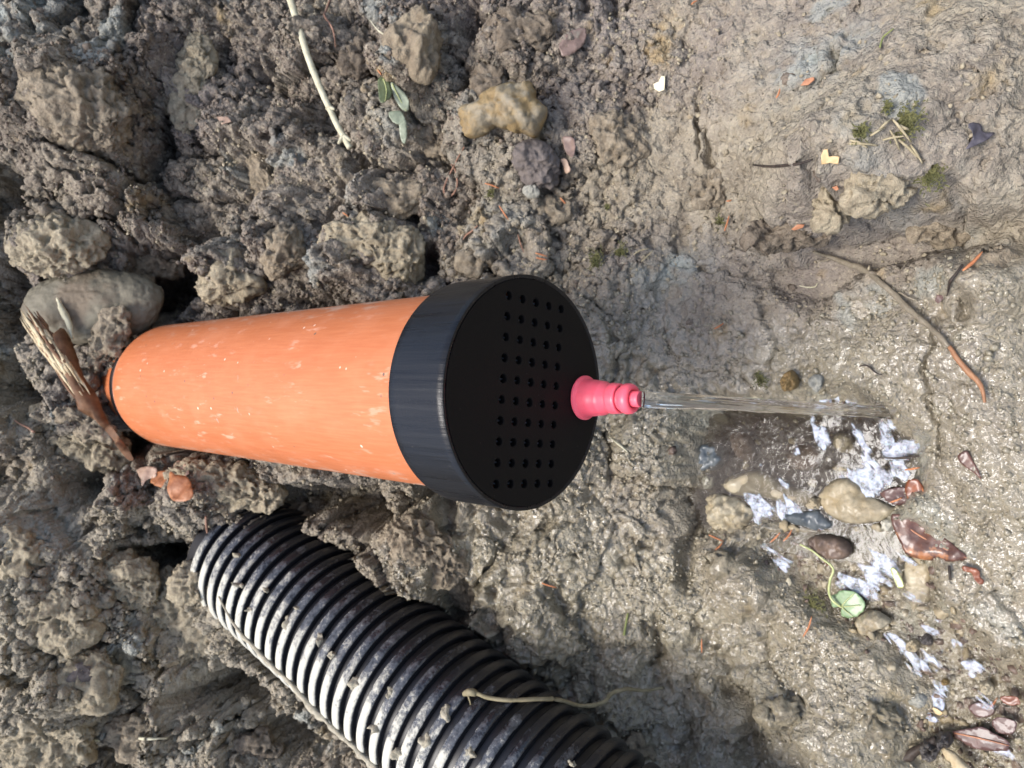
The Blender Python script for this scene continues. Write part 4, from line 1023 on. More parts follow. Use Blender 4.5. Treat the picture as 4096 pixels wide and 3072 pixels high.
# ------------------------------------------------------------------ leaves and chips
ML = dict(
    brown=mat_leaf('wet_brown_leaf', (0.052, 0.022, 0.015), (0.10, 0.040, 0.024), (0.26, 0.105, 0.040), .5, .3, patch=55),
    red=mat_leaf('wet_red_leaf', (0.10, 0.028, 0.012), (0.22, 0.065, 0.022), None, .5, .3),
    darkred=mat_leaf('dark_red_leaf', (0.055, 0.026, 0.022), (0.10, 0.052, 0.043), None, .5, .25),
    green=mat_leaf('round_green_leaf', (0.13, 0.20, 0.095), (0.19, 0.28, 0.14), (0.07, 0.11, 0.05), .5, .2, patch=90),
    ygreen=mat_leaf('yellow_green_leaf', (0.30, 0.34, 0.12), (0.42, 0.44, 0.20), None, .4, .4),
    dgreen=mat_leaf('dark_green_leaf', (0.055, 0.075, 0.030), (0.11, 0.13, 0.06)),
    pgreen=mat_leaf('pale_green_leaf', (0.19, 0.22, 0.15), (0.28, 0.31, 0.22)),
    orange=mat_leaf('orange_leaf', (0.20, 0.072, 0.025), (0.32, 0.13, 0.05)),
    pink=mat_leaf('pinkish_dry_leaf', (0.27, 0.175, 0.12), (0.40, 0.28, 0.20)),
    purple=mat_leaf('purplish_leaf', (0.13, 0.085, 0.068), (0.23, 0.16, 0.13), (0.22, 0.19, 0.15)),
    navy=mat_leaf('dark_leaf', (0.03, 0.027, 0.035), (0.075, 0.065, 0.075)),
    chip=mat_leaf('yellow_wood', (0.40, 0.27, 0.12), (0.54, 0.39, 0.20)),
    cream=mat_leaf('cream_chip', (0.52, 0.46, 0.30), (0.66, 0.60, 0.42)),
    rust=mat_leaf('rust_chip', (0.30, 0.12, 0.06), (0.44, 0.21, 0.11)),
)
LEAVES = [
    ('fallen_leaf', 'large glossy brown leaf with orange patches beside the cream stone', 'leaf', 'brown', d4([(900, 150), (1000, 145), (1120, 180), (1250, 260), (1400, 360), (1530, 450), (1650, 550), (1650, 590), (1500, 602), (1300, 598), (1080, 555), (1000, 440), (950, 320)]), dict(z=.010, rough=.25, curl=.02, res=20), [(930, 170), (1150, 330), (1400, 470), (1650, 575)]),
    ('fallen_leaf', 'small torn rusty leaf scrap past the tip of the brown leaf', 'leaf', 'red', d4([(1600, 650), (1700, 665), (1765, 690), (1780, 760), (1820, 800), (1775, 835), (1720, 780), (1690, 720), (1620, 700)]), dict(lift=.002, rough=.3), None),
    ('fallen_leaf', 'wet orange red leaf standing up right of the white glare', 'leaf', 'red', d3([(1790, 900), (1850, 850), (1900, 880), (1940, 960), (1930, 1100), (1860, 1090), (1800, 980)]), dict(z=.008, rough=.35), None),
    ('fallen_leaf', 'wet dark red leaf lying at the tip of the cream stone', 'leaf', 'darkred', d3([(1600, 960), (1700, 925), (1790, 930), (1800, 1040), (1720, 1050), (1640, 1010)]), dict(z=.004, rough=.3), None),
    ('fallen_leaf', 'reddish leaf piece at the upper right shore near the jet', 'leaf', 'red', d3([(1480, 300), (1560, 265), (1650, 280), (1665, 310), (1600, 330), (1520, 330)]), dict(z=.004, rough=.3), None),
    ('fallen_leaf', 'yellow green leaf scrap among the lower white glare', 'leaf', 'ygreen', d4([(895, 680), (950, 690), (1005, 780), (1025, 860), (970, 870), (930, 790)]), dict(z=.004, rough=.1), None),
    ('fallen_leaf', 'dark green leaf beside the pale stem in the upper middle', 'leaf', 'dgreen', c2([(255, 510), (290, 490), (330, 520), (345, 600), (300, 650), (265, 640)]), dict(lift=.006, rough=.15, curl=.06), [(290, 500), (310, 570), (300, 640)]),
    ('fallen_leaf', 'folded grey green leaf right of the dark green one', 'leaf', 'pgreen', c2([(340, 515), (395, 560), (445, 620), (450, 690), (420, 700), (375, 650), (350, 590)]), dict(lift=.006, rough=.15, curl=.05), [(345, 530), (390, 620), (435, 700)]),
    ('fallen_leaf', 'pale green leaf end below the folded leaf', 'leaf', 'pgreen', c2([(325, 710), (390, 700), (415, 720), (425, 780), (370, 785), (335, 750)]), dict(lift=.004, rough=.15), None),
    ('fallen_leaf', 'narrow whitish green leaf tip lowest of the green leaves', 'leaf', 'pgreen', c2([(390, 795), (430, 760), (440, 830), (430, 900), (405, 890)]), dict(lift=.003, rough=.15), None),
    ('fallen_leaf', 'orange brown leaf under the left part of the orange pipe', 'leaf', 'orange', c4([(1070, 1400), (1110, 1420), (1190, 1440), (1215, 1560), (1120, 1590), (1070, 1560), (1060, 1500)]), dict(lift=.006, rough=.25), None),
    ('fallen_leaf', 'brown leaf piece left of the orange brown leaf', 'leaf', 'orange', c4([(980, 1410), (1060, 1400), (1050, 1480), (1010, 1500), (960, 1470)]), dict(lift=.005, rough=.25), None),
    ('fallen_leaf', 'pale pinkish dry leaf nearest the splintered wood foot', 'leaf', 'pink', c4([(865, 1385), (920, 1370), (985, 1375), (990, 1430), (930, 1450), (900, 1490), (880, 1430)]), dict(lift=.006, rough=.25), None),
    ('fallen_leaf', 'pale tan dry leaf just under the orange pipe', 'leaf', 'pink', c4([(1100, 1350), (1140, 1335), (1190, 1370), (1195, 1425), (1130, 1430)]), dict(lift=.008, rough=.25), None),
    ('fallen_leaf', 'curled brown leaf in the slope right of the yellow stone', 'leaf', 'purple', c2([(1425, 880), (1490, 870), (1505, 930), (1490, 1000), (1445, 965)]), dict(lift=.004, rough=.2, curl=.12), None),
    ('fallen_leaf', 'small pinkish leaf tip under the curled brown leaf', 'leaf', 'pink', c2([(1412, 1005), (1450, 1010), (1472, 1080), (1440, 1095), (1425, 1050)]), dict(lift=.003, rough=.2), None),
    ('fallen_leaf', 'purplish weathered leaf near the top edge', 'leaf', 'purple', c2([(1440, 230), (1480, 190), (1570, 178), (1565, 260), (1500, 330), (1430, 352), (1400, 290)]), dict(lift=.003, rough=.2), None),
    ('fallen_leaf', 'dark shrivelled leaf near the right edge above the puddle', 'leaf', 'navy', c3([(1860, 790), (1930, 775), (1965, 830), (2030, 840), (1960, 895), (1850, 940), (1890, 870)]), dict(lift=.004, rough=.35), None),
    ('fallen_leaf', 'large dark red leaf flat in the lower right stream', 'leaf', 'darkred', d6([(1430, 1190), (1600, 1150), (1750, 1140), (1900, 1210), (2060, 1310), (2010, 1400), (1830, 1400), (1650, 1370), (1500, 1290)]), dict(z=.001, rough=.08, res=18), [(1440, 1200), (1720, 1260), (2040, 1340)]),
    ('fallen_leaf', 'rounded dark red leaf above the large flat one', 'leaf', 'darkred', d6([(1860, 1060), (1960, 1020), (2120, 1080), (2110, 1170), (2040, 1220), (1900, 1180)]), dict(z=.004, rough=.1), None),
    ('fallen_leaf', 'small rust red leaf piece at the right edge of the stream', 'leaf', 'red', d6([(1950, 800), (2040, 785), (2150, 810), (2160, 880), (2060, 895), (1980, 860)]), dict(z=.005, rough=.2), None),
    ('fallen_leaf', 'submerged brown leaf above the rounded dark red leaf', 'leaf', 'darkred', d6([(1600, 900), (1720, 860), (1850, 900), (1880, 980), (1760, 1030), (1640, 990)]), dict(z=-.002, rough=.1), None),
    ('seed_husk', 'bright orange pointed husk in the lower stream', 'husk', 'chip', d6([(1195, 920), (1250, 935), (1305, 980), (1275, 1005), (1230, 985)]), dict(z=.002, rough=.05, thick=.0015), None),
    ('wood_chip', 'yellow splintered wood chip on the right slope', 'wood chip', 'chip', c3([(928, 985), (945, 945), (972, 942), (978, 990), (1010, 985), (1042, 990), (1040, 1042), (985, 1030), (930, 1042)]), dict(lift=.003, rough=.1, thick=.0012), None),
    ('wood_chip', 'cream angular chip on the slope near the top', 'wood chip', 'cream', c2([(1995, 530), (2030, 515), (2045, 480), (2070, 478), (2066, 570), (2030, 578), (2000, 562)]), dict(lift=.003, rough=.1, thick=.0012), None),
    ('wood_chip', 'orange chip beside the pale blue clay patch', 'wood chip', 'rust', c3([(800, 540), (830, 500), (885, 485), (888, 505), (850, 535)]), dict(lift=.003, rough=.1, thick=.001), None),
    ('wood_chip', 'reddish chip over the dark groove on the right', 'wood chip', 'rust', c3([(740, 1450), (780, 1420), (828, 1418), (815, 1440), (760, 1458)]), dict(lift=.004, rough=.1, thick=.001), None),
    ('wood_chip', 'brown chip at the edge of the dark crack', 'wood chip', 'rust', c3([(998, 1185), (1030, 1175), (1042, 1195), (1025, 1208)]), dict(lift=.003, rough=.1, thick=.001), None),
    ('wood_chip', 'wet brown chip in the mud right of the long root', 'wood chip', 'darkred', c6([(1650, 320), (1660, 285), (1712, 288), (1690, 325), (1668, 338)]), dict(lift=.002, rough=.1, thick=.001), None),
    ('fallen_leaf', 'thin dark brown leaf half sunk in mud at the right edge', 'leaf', 'brown', c6([(1795, 1300), (1850, 1270), (1890, 1330), (1942, 1440), (1880, 1400), (1810, 1345)]), dict(lift=.002, rough=.12), None),
    ('wood_chip', 'pale brown chip in the left soil above the pipe', 'wood chip', 'pink', c1([(1370, 740), (1440, 735), (1465, 770), (1400, 785)]), dict(lift=.003, rough=.1, thick=.001), None),
    ('fallen_leaf', 'brown husk like leaf near the round wet pebbles', 'leaf', 'brown', d6([(190, 960), (290, 905), (325, 935), (290, 1010), (200, 1040)]), dict(z=.006, rough=.3), None),
]
for i, (nm, lab, cat, mt, ol, kw, rib) in enumerate(LEAVES):
    th = kw.pop('thick', .0004)
    kw.setdefault('sub', 1 if 'chip' in nm else 4)
    if rib:
        cx, cy = ol[0]
        root = empty(nm, sheet_c) if False else None
        c0 = to_plane(*ol[0], kw['z']) if 'z' in kw else P(*ol[0], depth(*ol[0], 1) - kw.get('lift', 0))
        root = empty(nm, Vector(c0)); bpy.context.view_layer.update()
        root.matrix_world = Matrix.Translation(Vector(c0))
        bl = sheet('blade', ol, ML[mt], root, mode='leaf', thick=th, seed=i, **kw)
        fn = d4 if 'large glossy' in lab else d6 if 'large dark red' in lab else c2
        bl_pts = [root.matrix_world @ v.co for v in bl.data.vertices]
        ctr = [] 
        for q in fn(rib):
            # lift the rib to the blade under it
            best = min(bl_pts, key=lambda p_: (project(np.array(p_))[0] - q[0]) ** 2 + (project(np.array(p_))[1] - q[1]) ** 2)
            ctr.append(P(q[0], q[1], project(np.array(best))[2] - .0004))
        tube('midrib', ctr, [.0006, .0005, .0002], ML['rust'] if mt in ('brown', 'darkred') else ML['ygreen'], root, 6)
        tag(root, lab, cat)
    else:
        tag(sheet(nm, ol, ML[mt], mode='leaf', thick=th, seed=i, **kw), lab, cat)
# round green leaf on its stalk
ol = d4([(310, 960), (350, 915), (440, 890), (530, 900), (600, 960), (635, 1020), (620, 1100), (560, 1150), (480, 1172), (415, 1145), (403, 1100), (405, 1055), (330, 1060), (300, 1010)])
c0 = to_plane(*ol[0], .004); root = empty('round_leaf', Vector(c0)); root.matrix_world = Matrix.Translation(Vector(c0))
sheet('blade', ol, ML['green'], root, z=.004, mode='leaf', thick=.0005, rough=.06, curl=-.03, seed=77, res=18)
st_ = d4([(404, 1056), (340, 1010), (300, 960), (285, 880), (300, 780), (330, 700), (300, 640), (230, 590), (120, 500), (0, 440)])
tube('stalk', [to_plane(x, y, .0055 + .002 * math.sin(i)) for i, (x, y) in enumerate(st_)], [.0007, .0009, .0008, .0006], ML['ygreen'], root, 7)
for q in ([(404, 1056), (470, 980), (540, 920)], [(404, 1056), (500, 1050), (600, 1040)], [(404, 1056), (470, 1110), (520, 1150)]):
    tube('vein', [to_plane(x, y, .0049) for x, y in d4(q)], [.0004, .0002], ML['ygreen'], root, 5)
tag(root, 'round green leaf with a long thin stalk at the edge of the white glare', 'leaf')

# ------------------------------------------------------------------ sky glare painted as white sheets, with some churned-up bubbles
GLARE_FOAM = [  # outlines of sky reflections laid as white sheets; real bubbles where the jet lands
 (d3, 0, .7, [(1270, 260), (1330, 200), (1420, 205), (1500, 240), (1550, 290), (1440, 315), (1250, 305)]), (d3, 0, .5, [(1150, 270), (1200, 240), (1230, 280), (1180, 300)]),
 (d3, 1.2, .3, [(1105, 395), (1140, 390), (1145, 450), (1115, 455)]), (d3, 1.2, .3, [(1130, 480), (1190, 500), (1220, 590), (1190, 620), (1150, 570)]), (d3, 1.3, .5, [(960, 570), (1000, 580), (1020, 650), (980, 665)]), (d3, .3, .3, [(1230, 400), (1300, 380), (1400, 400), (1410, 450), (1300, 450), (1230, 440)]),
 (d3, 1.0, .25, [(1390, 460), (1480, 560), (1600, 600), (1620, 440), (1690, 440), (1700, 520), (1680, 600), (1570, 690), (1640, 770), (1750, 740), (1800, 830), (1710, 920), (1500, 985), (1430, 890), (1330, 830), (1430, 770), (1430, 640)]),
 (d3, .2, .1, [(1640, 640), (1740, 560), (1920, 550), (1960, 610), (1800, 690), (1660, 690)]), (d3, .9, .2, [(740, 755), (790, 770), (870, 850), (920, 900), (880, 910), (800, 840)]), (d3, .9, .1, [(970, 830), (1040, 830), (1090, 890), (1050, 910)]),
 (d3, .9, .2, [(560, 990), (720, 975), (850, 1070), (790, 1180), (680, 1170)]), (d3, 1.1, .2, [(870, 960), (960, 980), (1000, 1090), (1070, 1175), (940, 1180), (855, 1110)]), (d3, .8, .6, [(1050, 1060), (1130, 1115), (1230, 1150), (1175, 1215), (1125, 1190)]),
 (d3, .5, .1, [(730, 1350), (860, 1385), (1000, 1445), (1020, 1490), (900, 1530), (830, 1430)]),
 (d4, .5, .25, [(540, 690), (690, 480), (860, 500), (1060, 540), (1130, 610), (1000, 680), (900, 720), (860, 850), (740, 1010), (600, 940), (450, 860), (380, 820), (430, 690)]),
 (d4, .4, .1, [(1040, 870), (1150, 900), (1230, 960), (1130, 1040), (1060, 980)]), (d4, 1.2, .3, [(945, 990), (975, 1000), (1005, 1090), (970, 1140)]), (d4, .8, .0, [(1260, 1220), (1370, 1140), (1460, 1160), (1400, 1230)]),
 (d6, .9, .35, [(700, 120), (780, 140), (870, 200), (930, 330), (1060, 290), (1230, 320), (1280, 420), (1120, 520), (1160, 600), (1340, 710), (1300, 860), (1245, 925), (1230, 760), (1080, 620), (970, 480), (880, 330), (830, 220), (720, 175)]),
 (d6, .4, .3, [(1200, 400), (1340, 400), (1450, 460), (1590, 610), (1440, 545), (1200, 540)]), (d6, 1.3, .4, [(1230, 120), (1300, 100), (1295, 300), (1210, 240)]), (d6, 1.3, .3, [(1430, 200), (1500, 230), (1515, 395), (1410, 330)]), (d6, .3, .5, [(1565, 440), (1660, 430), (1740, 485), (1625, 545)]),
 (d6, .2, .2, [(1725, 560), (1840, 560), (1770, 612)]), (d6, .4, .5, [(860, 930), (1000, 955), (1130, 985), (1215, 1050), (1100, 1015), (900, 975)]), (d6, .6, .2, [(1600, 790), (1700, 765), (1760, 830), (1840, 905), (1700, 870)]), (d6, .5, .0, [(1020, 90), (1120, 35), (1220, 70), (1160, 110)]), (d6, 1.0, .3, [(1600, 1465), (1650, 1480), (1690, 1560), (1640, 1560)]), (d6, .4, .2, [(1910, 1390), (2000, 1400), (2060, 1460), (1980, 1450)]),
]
for wname, fset, lev in (('glare_froth', GLARE_FOAM[:14], 0.0004), ('glare_froth', GLARE_FOAM[14:], -0.0004)):
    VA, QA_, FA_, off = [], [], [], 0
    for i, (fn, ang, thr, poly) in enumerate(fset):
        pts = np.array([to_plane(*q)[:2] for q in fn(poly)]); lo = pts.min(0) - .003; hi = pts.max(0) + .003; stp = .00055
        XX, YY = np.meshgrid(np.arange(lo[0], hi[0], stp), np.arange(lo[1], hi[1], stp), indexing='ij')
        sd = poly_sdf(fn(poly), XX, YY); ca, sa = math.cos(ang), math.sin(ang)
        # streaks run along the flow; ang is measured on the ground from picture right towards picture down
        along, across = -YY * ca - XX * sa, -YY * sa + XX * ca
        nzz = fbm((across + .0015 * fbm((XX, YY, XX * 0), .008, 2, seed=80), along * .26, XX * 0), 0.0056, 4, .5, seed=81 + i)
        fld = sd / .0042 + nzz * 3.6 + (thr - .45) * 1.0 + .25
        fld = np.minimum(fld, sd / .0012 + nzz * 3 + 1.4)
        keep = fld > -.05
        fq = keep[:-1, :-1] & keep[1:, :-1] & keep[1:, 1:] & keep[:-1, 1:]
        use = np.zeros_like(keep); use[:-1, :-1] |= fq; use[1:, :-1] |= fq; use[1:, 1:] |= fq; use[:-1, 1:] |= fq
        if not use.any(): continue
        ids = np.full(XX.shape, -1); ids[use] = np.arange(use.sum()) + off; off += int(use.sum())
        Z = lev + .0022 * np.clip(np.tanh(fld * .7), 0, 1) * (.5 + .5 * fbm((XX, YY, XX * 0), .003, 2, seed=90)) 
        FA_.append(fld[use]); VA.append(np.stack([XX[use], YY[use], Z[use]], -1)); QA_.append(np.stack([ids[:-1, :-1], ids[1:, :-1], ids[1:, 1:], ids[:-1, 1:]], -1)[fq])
    o = np_mesh(wname, np.concatenate(VA), np.concatenate(QA_), M['glare_foam'])
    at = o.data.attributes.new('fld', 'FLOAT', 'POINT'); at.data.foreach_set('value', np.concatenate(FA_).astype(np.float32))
    tag(o, 'painted white sky glare and bubbles where the jet churns the puddle' if lev > 0 else 'painted white sky glare with some bubbles trailing down the shallow stream', 'glare_froth', kind='stuff')

# ------------------------------------------------------------------ twigs, roots, needles
MW = dict(
    pale=mat_wood('pale_stem', (0.36, 0.33, 0.22), (0.55, 0.52, 0.38), 120, (1, 1, 1)),
    mud=mat_soil_plain('muddy_root', (0.15, 0.125, 0.09), (0.25, 0.215, 0.155), .6, 260, .3),
    orange=mat_wood('orange_root', (0.20, 0.095, 0.05), (0.32, 0.17, 0.09), 150, (1, 1, 1), .45),
    dark=mat_wood('dark_twig', (0.02, 0.016, 0.014), (0.06, 0.045, 0.035), 150, (1, 1, 1), .5),
    tan=mat_wood('tan_splinter', (0.34, 0.26, 0.15), (0.56, 0.47, 0.31), 260, (.3, 1, 1)),
    bark=mat_wood('brown_bark', (0.075, 0.036, 0.018), (0.20, 0.105, 0.055), 90, (1, 1, 1), .6),
    redroot=mat_wood('reddish_root', (0.16, 0.085, 0.055), (0.30, 0.18, 0.13), 150, (1, 1, 1)),
    needle=mat_wood('rust_needle', (0.34, 0.125, 0.055), (0.48, 0.21, 0.10), 200, (1, 1, 1), .5),
    olive=mat_wood('olive_root', (0.16, 0.135, 0.075), (0.27, 0.235, 0.15), 150, (1, 1, 1)),
    green=mat_wood('green_stalk', (0.14, 0.16, 0.05), (0.22, 0.24, 0.10), 150, (1, 1, 1)),
    moss=mat_wood('moss_green', (0.055, 0.058, 0.022), (0.15, 0.145, 0.06), 300, (1, 1, 1)),
    drymoss=mat_wood('dry_moss', (0.24, 0.20, 0.12), (0.40, 0.34, 0.22), 300, (1, 1, 1)),
)
def twig(name, lab, cat, pts, radii, mat, lift=.002, **kw):
    return tag(tube(name, soil_pts(pts, lift), radii, MW[mat], **kw), lab, cat)
stem_pts = c1([(1825, -30), (1860, 80), (1890, 170), (1930, 310), (1980, 450), (2030, 570), (2080, 680), (2130, 790), (2170, 860), (2210, 935)])
dd_ = np.linspace(depth(1160, 10, 3), depth(1395, 590, 2), len(stem_pts))
dd_ = dd_ + min(0, min(depth(x, y, 1) - d for (x, y), d in zip(stem_pts, dd_))) * .8 - .006
sp_ = [P(x, y, d) for (x, y), d in zip(stem_pts, dd_)]
root = empty('plant_stem', Vector(sp_[0])); root.matrix_world = Matrix.Translation(Vector(sp_[0]))
tube('stem', sp_, [.0030, .0028, .0026, .0024, .0022], MW['pale'], root, 10, 5, .04)
for i in (2, 4, 6, 8):
    tube('stem_joint', [sp_[i] * .995 + sp_[i + 1] * .005, sp_[i] * .97 + sp_[i + 1] * .03], [.0030, .0030], MW['pale'], root, 10, 3, .05)
for q in ([8, (30, 18)], [8, (-20, 30)], [6, (22, 6)]):
    a = stem_pts[q[0]]; tube('stem_bud', [sp_[q[0]], P(a[0] + q[1][0], a[1] + q[1][1], dd_[q[0]] - .003)], [.0024, .0009], MW['pale'], root, 7, 3)
tag(root, 'pale yellowish jointed plant stem hanging over the upper soil', 'stem')

rp_ = soil_pts(c6([(880, 15), (1000, 50), (1100, 90), (1200, 125), (1300, 200), (1400, 290), (1500, 390), (1600, 470), (1680, 550), (1740, 610), (1800, 700), (1860, 770), (1920, 830), (1950, 890), (1965, 965)]), .0035, win=2)
root = empty('long_root', Vector(rp_[0])); root.matrix_world = Matrix.Translation(Vector(rp_[0]))
tube('muddy_length', rp_[:10], [.0010, .0020, .0018, .0017, .0015], MW['mud'], root, 9, 5, .25)
tube('bare_length', rp_[9:], [.0013, .0017, .0014, .0008], MW['orange'], root, 9, 5, .1)
for a, q in ((9, (1500, 300)), (9, (1560, 300))):
    pass
tube('side_root', soil_pts(c6([(1390, 285), (1430, 270), (1480, 300), (1540, 320)]), .003), [.0009, .0004], MW['mud'], root, 7)
tube('side_root', soil_pts(c6([(1000, 50), (950, 70), (900, 65)]), .003), [.0012, .0004], MW['mud'], root, 7)
tag(root, 'long muddy root with a bare orange end crossing the wet clay', 'root')

# twig over the corrugated pipe
tp = c8([(820, 1180), (880, 1188), (950, 1215), (1100, 1230), (1250, 1225), (1380, 1225), (1470, 1250), (1560, 1268), (1680, 1245), (1730, 1190), (1830, 1160), (1950, 1170), (2060, 1150)])
dl = [cor_depth(x, y) - .003 if i < 7 else None for i, (x, y) in enumerate(tp)]
dl[-1] = depth(*tp[-1], 1) - .002
for i in range(len(dl)):
    if dl[i] is None: dl[i] = dl[6] + (dl[-1] - dl[6]) * (i - 6) / (len(dl) - 7)
tp3 = [P(x, y, d) for (x, y), d in zip(tp, dl)]
root = empty('bent_twig', Vector(tp3[0])); root.matrix_world = Matrix.Translation(Vector(tp3[0]))
tube('twig_stem', tp3, [.0017, .0014, .0014, .0015, .0014, .0017, .0014, .0010], MW['olive'], root, 9, 5, .15)
tube('twig_head', [tp3[0] + np.array([-.002, .003, .001]), tp3[0], tp3[1]], [.0014, .0032, .0018], MW['olive'], root, 9, 4, .3)
tube('side_root', [tp3[0], P(*c8([(840, 1250)])[0], dl[0]), P(*c8([(850, 1310)])[0], dl[0] + .001)], [.0008, .0003], MW['olive'], root, 6)
tag(root, 'olive brown twig lying across the corrugated pipe onto the mud', 'twig')

ROOTS = [
    ('rootlet', 'thin looping rootlet below the yellow stone', 'root', c2([(800, 930), (760, 1000), (720, 1080), (690, 1140), (672, 1200), (695, 1247), (740, 1215), (757, 1150), (742, 1070), (720, 1040)]), [.0005, .0008, .0006], 'redroot'),
    ('rootlet', 'fine reddish rootlet at the top right of the pale stem', 'root', c1([(2085, 0), (2060, 70), (2050, 100), (2090, 160), (2110, 210), (2120, 300)]), [.0009, .0010, .0004], 'redroot'),
    ('rootlet', 'wispy root tip left of the tan crumbly clod', 'root', c2([(200, 120), (250, 185), (290, 215), (335, 248)]), [.0003, .0007, .0005], 'pale'),
    ('rootlet', 'short pale root by the left edge below the wood', 'root', c4([(88, 1075), (130, 1100), (180, 1125), (215, 1150)]), [.0005, .0010, .0012], 'redroot'),
    ('rootlet', 'pale root tip poking over the dark hollow under the pipe', 'root', c4([(680, 1178), (720, 1165), (772, 1162)]), [.0010, .0008, .0004], 'redroot'),
    ('thin_twig', 'brown twig in the small crack below the yellow chip', 'twig', c3([(500, 1042), (600, 1052), (700, 1045), (790, 1035), (875, 1008)]), [.0006, .0010, .0006], 'dark'),
    ('thin_twig', 'dark bent twig on the wet clay right of the jet', 'twig', c6([(1170, 735), (1205, 728), (1240, 742), (1275, 775), (1318, 790)]), [.0004, .0006, .0003], 'dark'),
    ('thin_twig', 'dark curved twig touching the largest rusty needle', 'twig', c6([(1825, 92), (1790, 140), (1748, 195), (1735, 240), (1726, 288)]), [.0008, .0009, .0004], 'dark'),
    ('thin_twig', 'brown twig leading down to the left of the cap top', 'twig', c2([(885, 1425), (850, 1460), (810, 1490), (780, 1540)]), [.0005, .0009, .0005], 'redroot'),
    ('grass_blade', 'faded grass blade in the shade right of the cap', 'grass blade', T_([(860, 1270), (960, 1350), (1060, 1430), (1140, 1500)], 2200, 1400, 3.687), [.0003, .0008, .0006], 'pale'),
    ('rootlet', 'hair thin root above the wet hollow', 'root', c6([(790, 225), (840, 235), (890, 232), (905, 210)]), [.0003, .0006, .0003], 'pale'),
    ('thin_twig', 'straight dark stick below the tip of the brown leaf', 'twig', c9([(1738, 380), (1742, 425), (1748, 470)]), [.0008, .0008], 'dark'),
    ('thin_twig', 'olive stalk standing in the mud below the cap', 'twig', c8([(1812, 822), (1822, 750), (1836, 680)]), [.0010, .0007], 'green'),
    ('grass_blade', 'curved green strand on the upper right slope', 'grass blade', c3([(1302, 298), (1320, 240), (1350, 210), (1388, 180)]), [.0006, .0006, .0003], 'green'),
    ('rootlet', 'white root lying in the soil near the bottom left', 'root', c7([(480, 1505), (560, 1490), (680, 1475), (800, 1462), (930, 1475), (1060, 1470)]), [.0008, .0016, .0016, .0006], 'pale'),
    ('rootlet', 'short tan root at the mouth of the corrugated pipe', 'root', c7([(1300, 70), (1305, 130), (1318, 190), (1335, 235)]), [.0010, .0012, .0009], 'redroot'),
    ('thin_twig', 'long needle like twig at the bottom edge of the stones', 'twig', d3([(960, 1330), (1060, 1370), (1150, 1430), (1220, 1500)]), [.0006, .0007, .0004], 'redroot'),
]
for nm, lab, cat, pts, rr, mt in ROOTS: twig(nm, lab, cat, pts, rr, mt, .0022, n=6)
# thick stick and splinter in the lower right corner
zz = .007
tag(tube('dark_stick', [to_plane(x, y, zz) for x, y in d6([(680, 1660), (760, 1590), (900, 1470), (1050, 1370), (1250, 1285)])], [.0036, .0032, .0026], MW['dark'], n=10, sub=5, rough=.3), 'dark wet stick in the lower right corner', 'stick')
tag(tube('wood_splinter', [to_plane(x, y, .008) for x, y in d6([(1310, 1370), (1400, 1460), (1500, 1560), (1600, 1680)])], [.0012, .0034, .0034, .0030], MW['tan'], n=6, sub=4, rough=.35), 'tan frayed splinter beside the dark wet stick', 'wood splinter')
tag(tube('thin_twig', [to_plane(x, y, .005) for x, y in d4([(1050, 110), (1150, 160), (1250, 210), (1400, 220)])], [.0006, .0009, .0005], MW['dark'], n=6), 'fine dark twig above the brown leaf blade', 'twig')
tag(tube('thin_twig', [to_plane(x, y, .006) for x, y in d3([(1600, 700), (1720, 705), (1850, 695), (1970, 680)])], [.0004, .0008, .0004], MW['dark'], n=6), 'thin dark twig right of the white glare and splash', 'twig')
tag(tube('thin_twig', [to_plane(x, y, .004) for x, y in d3([(660, 505), (690, 460), (718, 422)])], [.0008, .0008, .0005], MW['dark'], n=6), 'short black twig sticking up in the murky puddle', 'twig')

NEED = [((2146, 570), (2092, 630), 'needle', 'needle on the dark grey clod'), ((1939, 734), (1996, 753), 'needle', 'needle below the looping rootlet'), ((2141, 1012), (2189, 1026), 'needle', 'upper needle of a pair above the cap'),
        ((2143, 1030), (2189, 1038), 'needle', 'lower needle of a pair above the cap'), ((2072, 937), (2097, 1013), 'redroot', 'curved needle pointing down at the cap'), ((1996, 823), (2034, 880), 'needle', 'needle left of the pebbles above the cap'),
        ((2534, 1019), (2597, 994), 'drymoss', 'straw coloured needle by the moss above the cap'), ((2565, 1045), (2612, 1000), 'drymoss', 'straw coloured needle crossing another one'), ((3104, 392), (3120, 354), 'needle', 'small needle left of the orange chip'),
        ((2898, 924), (2917, 861), 'needle', 'upright needle on the lower slope'), ((3851, 1082), (3930, 1006), 'needle', 'large curved needle at the right edge'), ((2765, 18), (2790, 2), 'needle', 'needle at the very top edge'),
        ((2905, 804), (2927, 799), 'needle', 'tiny needle above the upright one'), ((2857, 1316), (2895, 1292), 'needle', 'dark tipped needle on wet clay near the cap'), ((2166, 2332), (2227, 2351), 'needle', 'needle on the mud below the cap'),
        ((2835, 2139), (2895, 2166), 'needle', 'needle across the lower left puddle shore'), ((3133, 2164), (3168, 2117), 'needle', 'needle beside the dark slate stone'), ((3212, 2547), (3247, 2465), 'needle', 'upright needle below the round green leaf'),
        ((2807, 2611), (2807, 2554), 'needle', 'dark needle on the mud left of the stream'), ((1510, 278), (1525, 300), 'needle', 'very short needle by the tan clod'), ((1370, 850), (1395, 868), 'needle', 'needle in the hollow above the pipe'),
        ((2860, 2200), (2890, 2170), 'needle', 'needle leaning over the shore clods'), ((3960, 2830), (3990, 2790), 'needle', 'needle near the dark red leaves'), ((2240, 790), (2262, 815), 'needle', 'needle near the small pink leaf tip')]
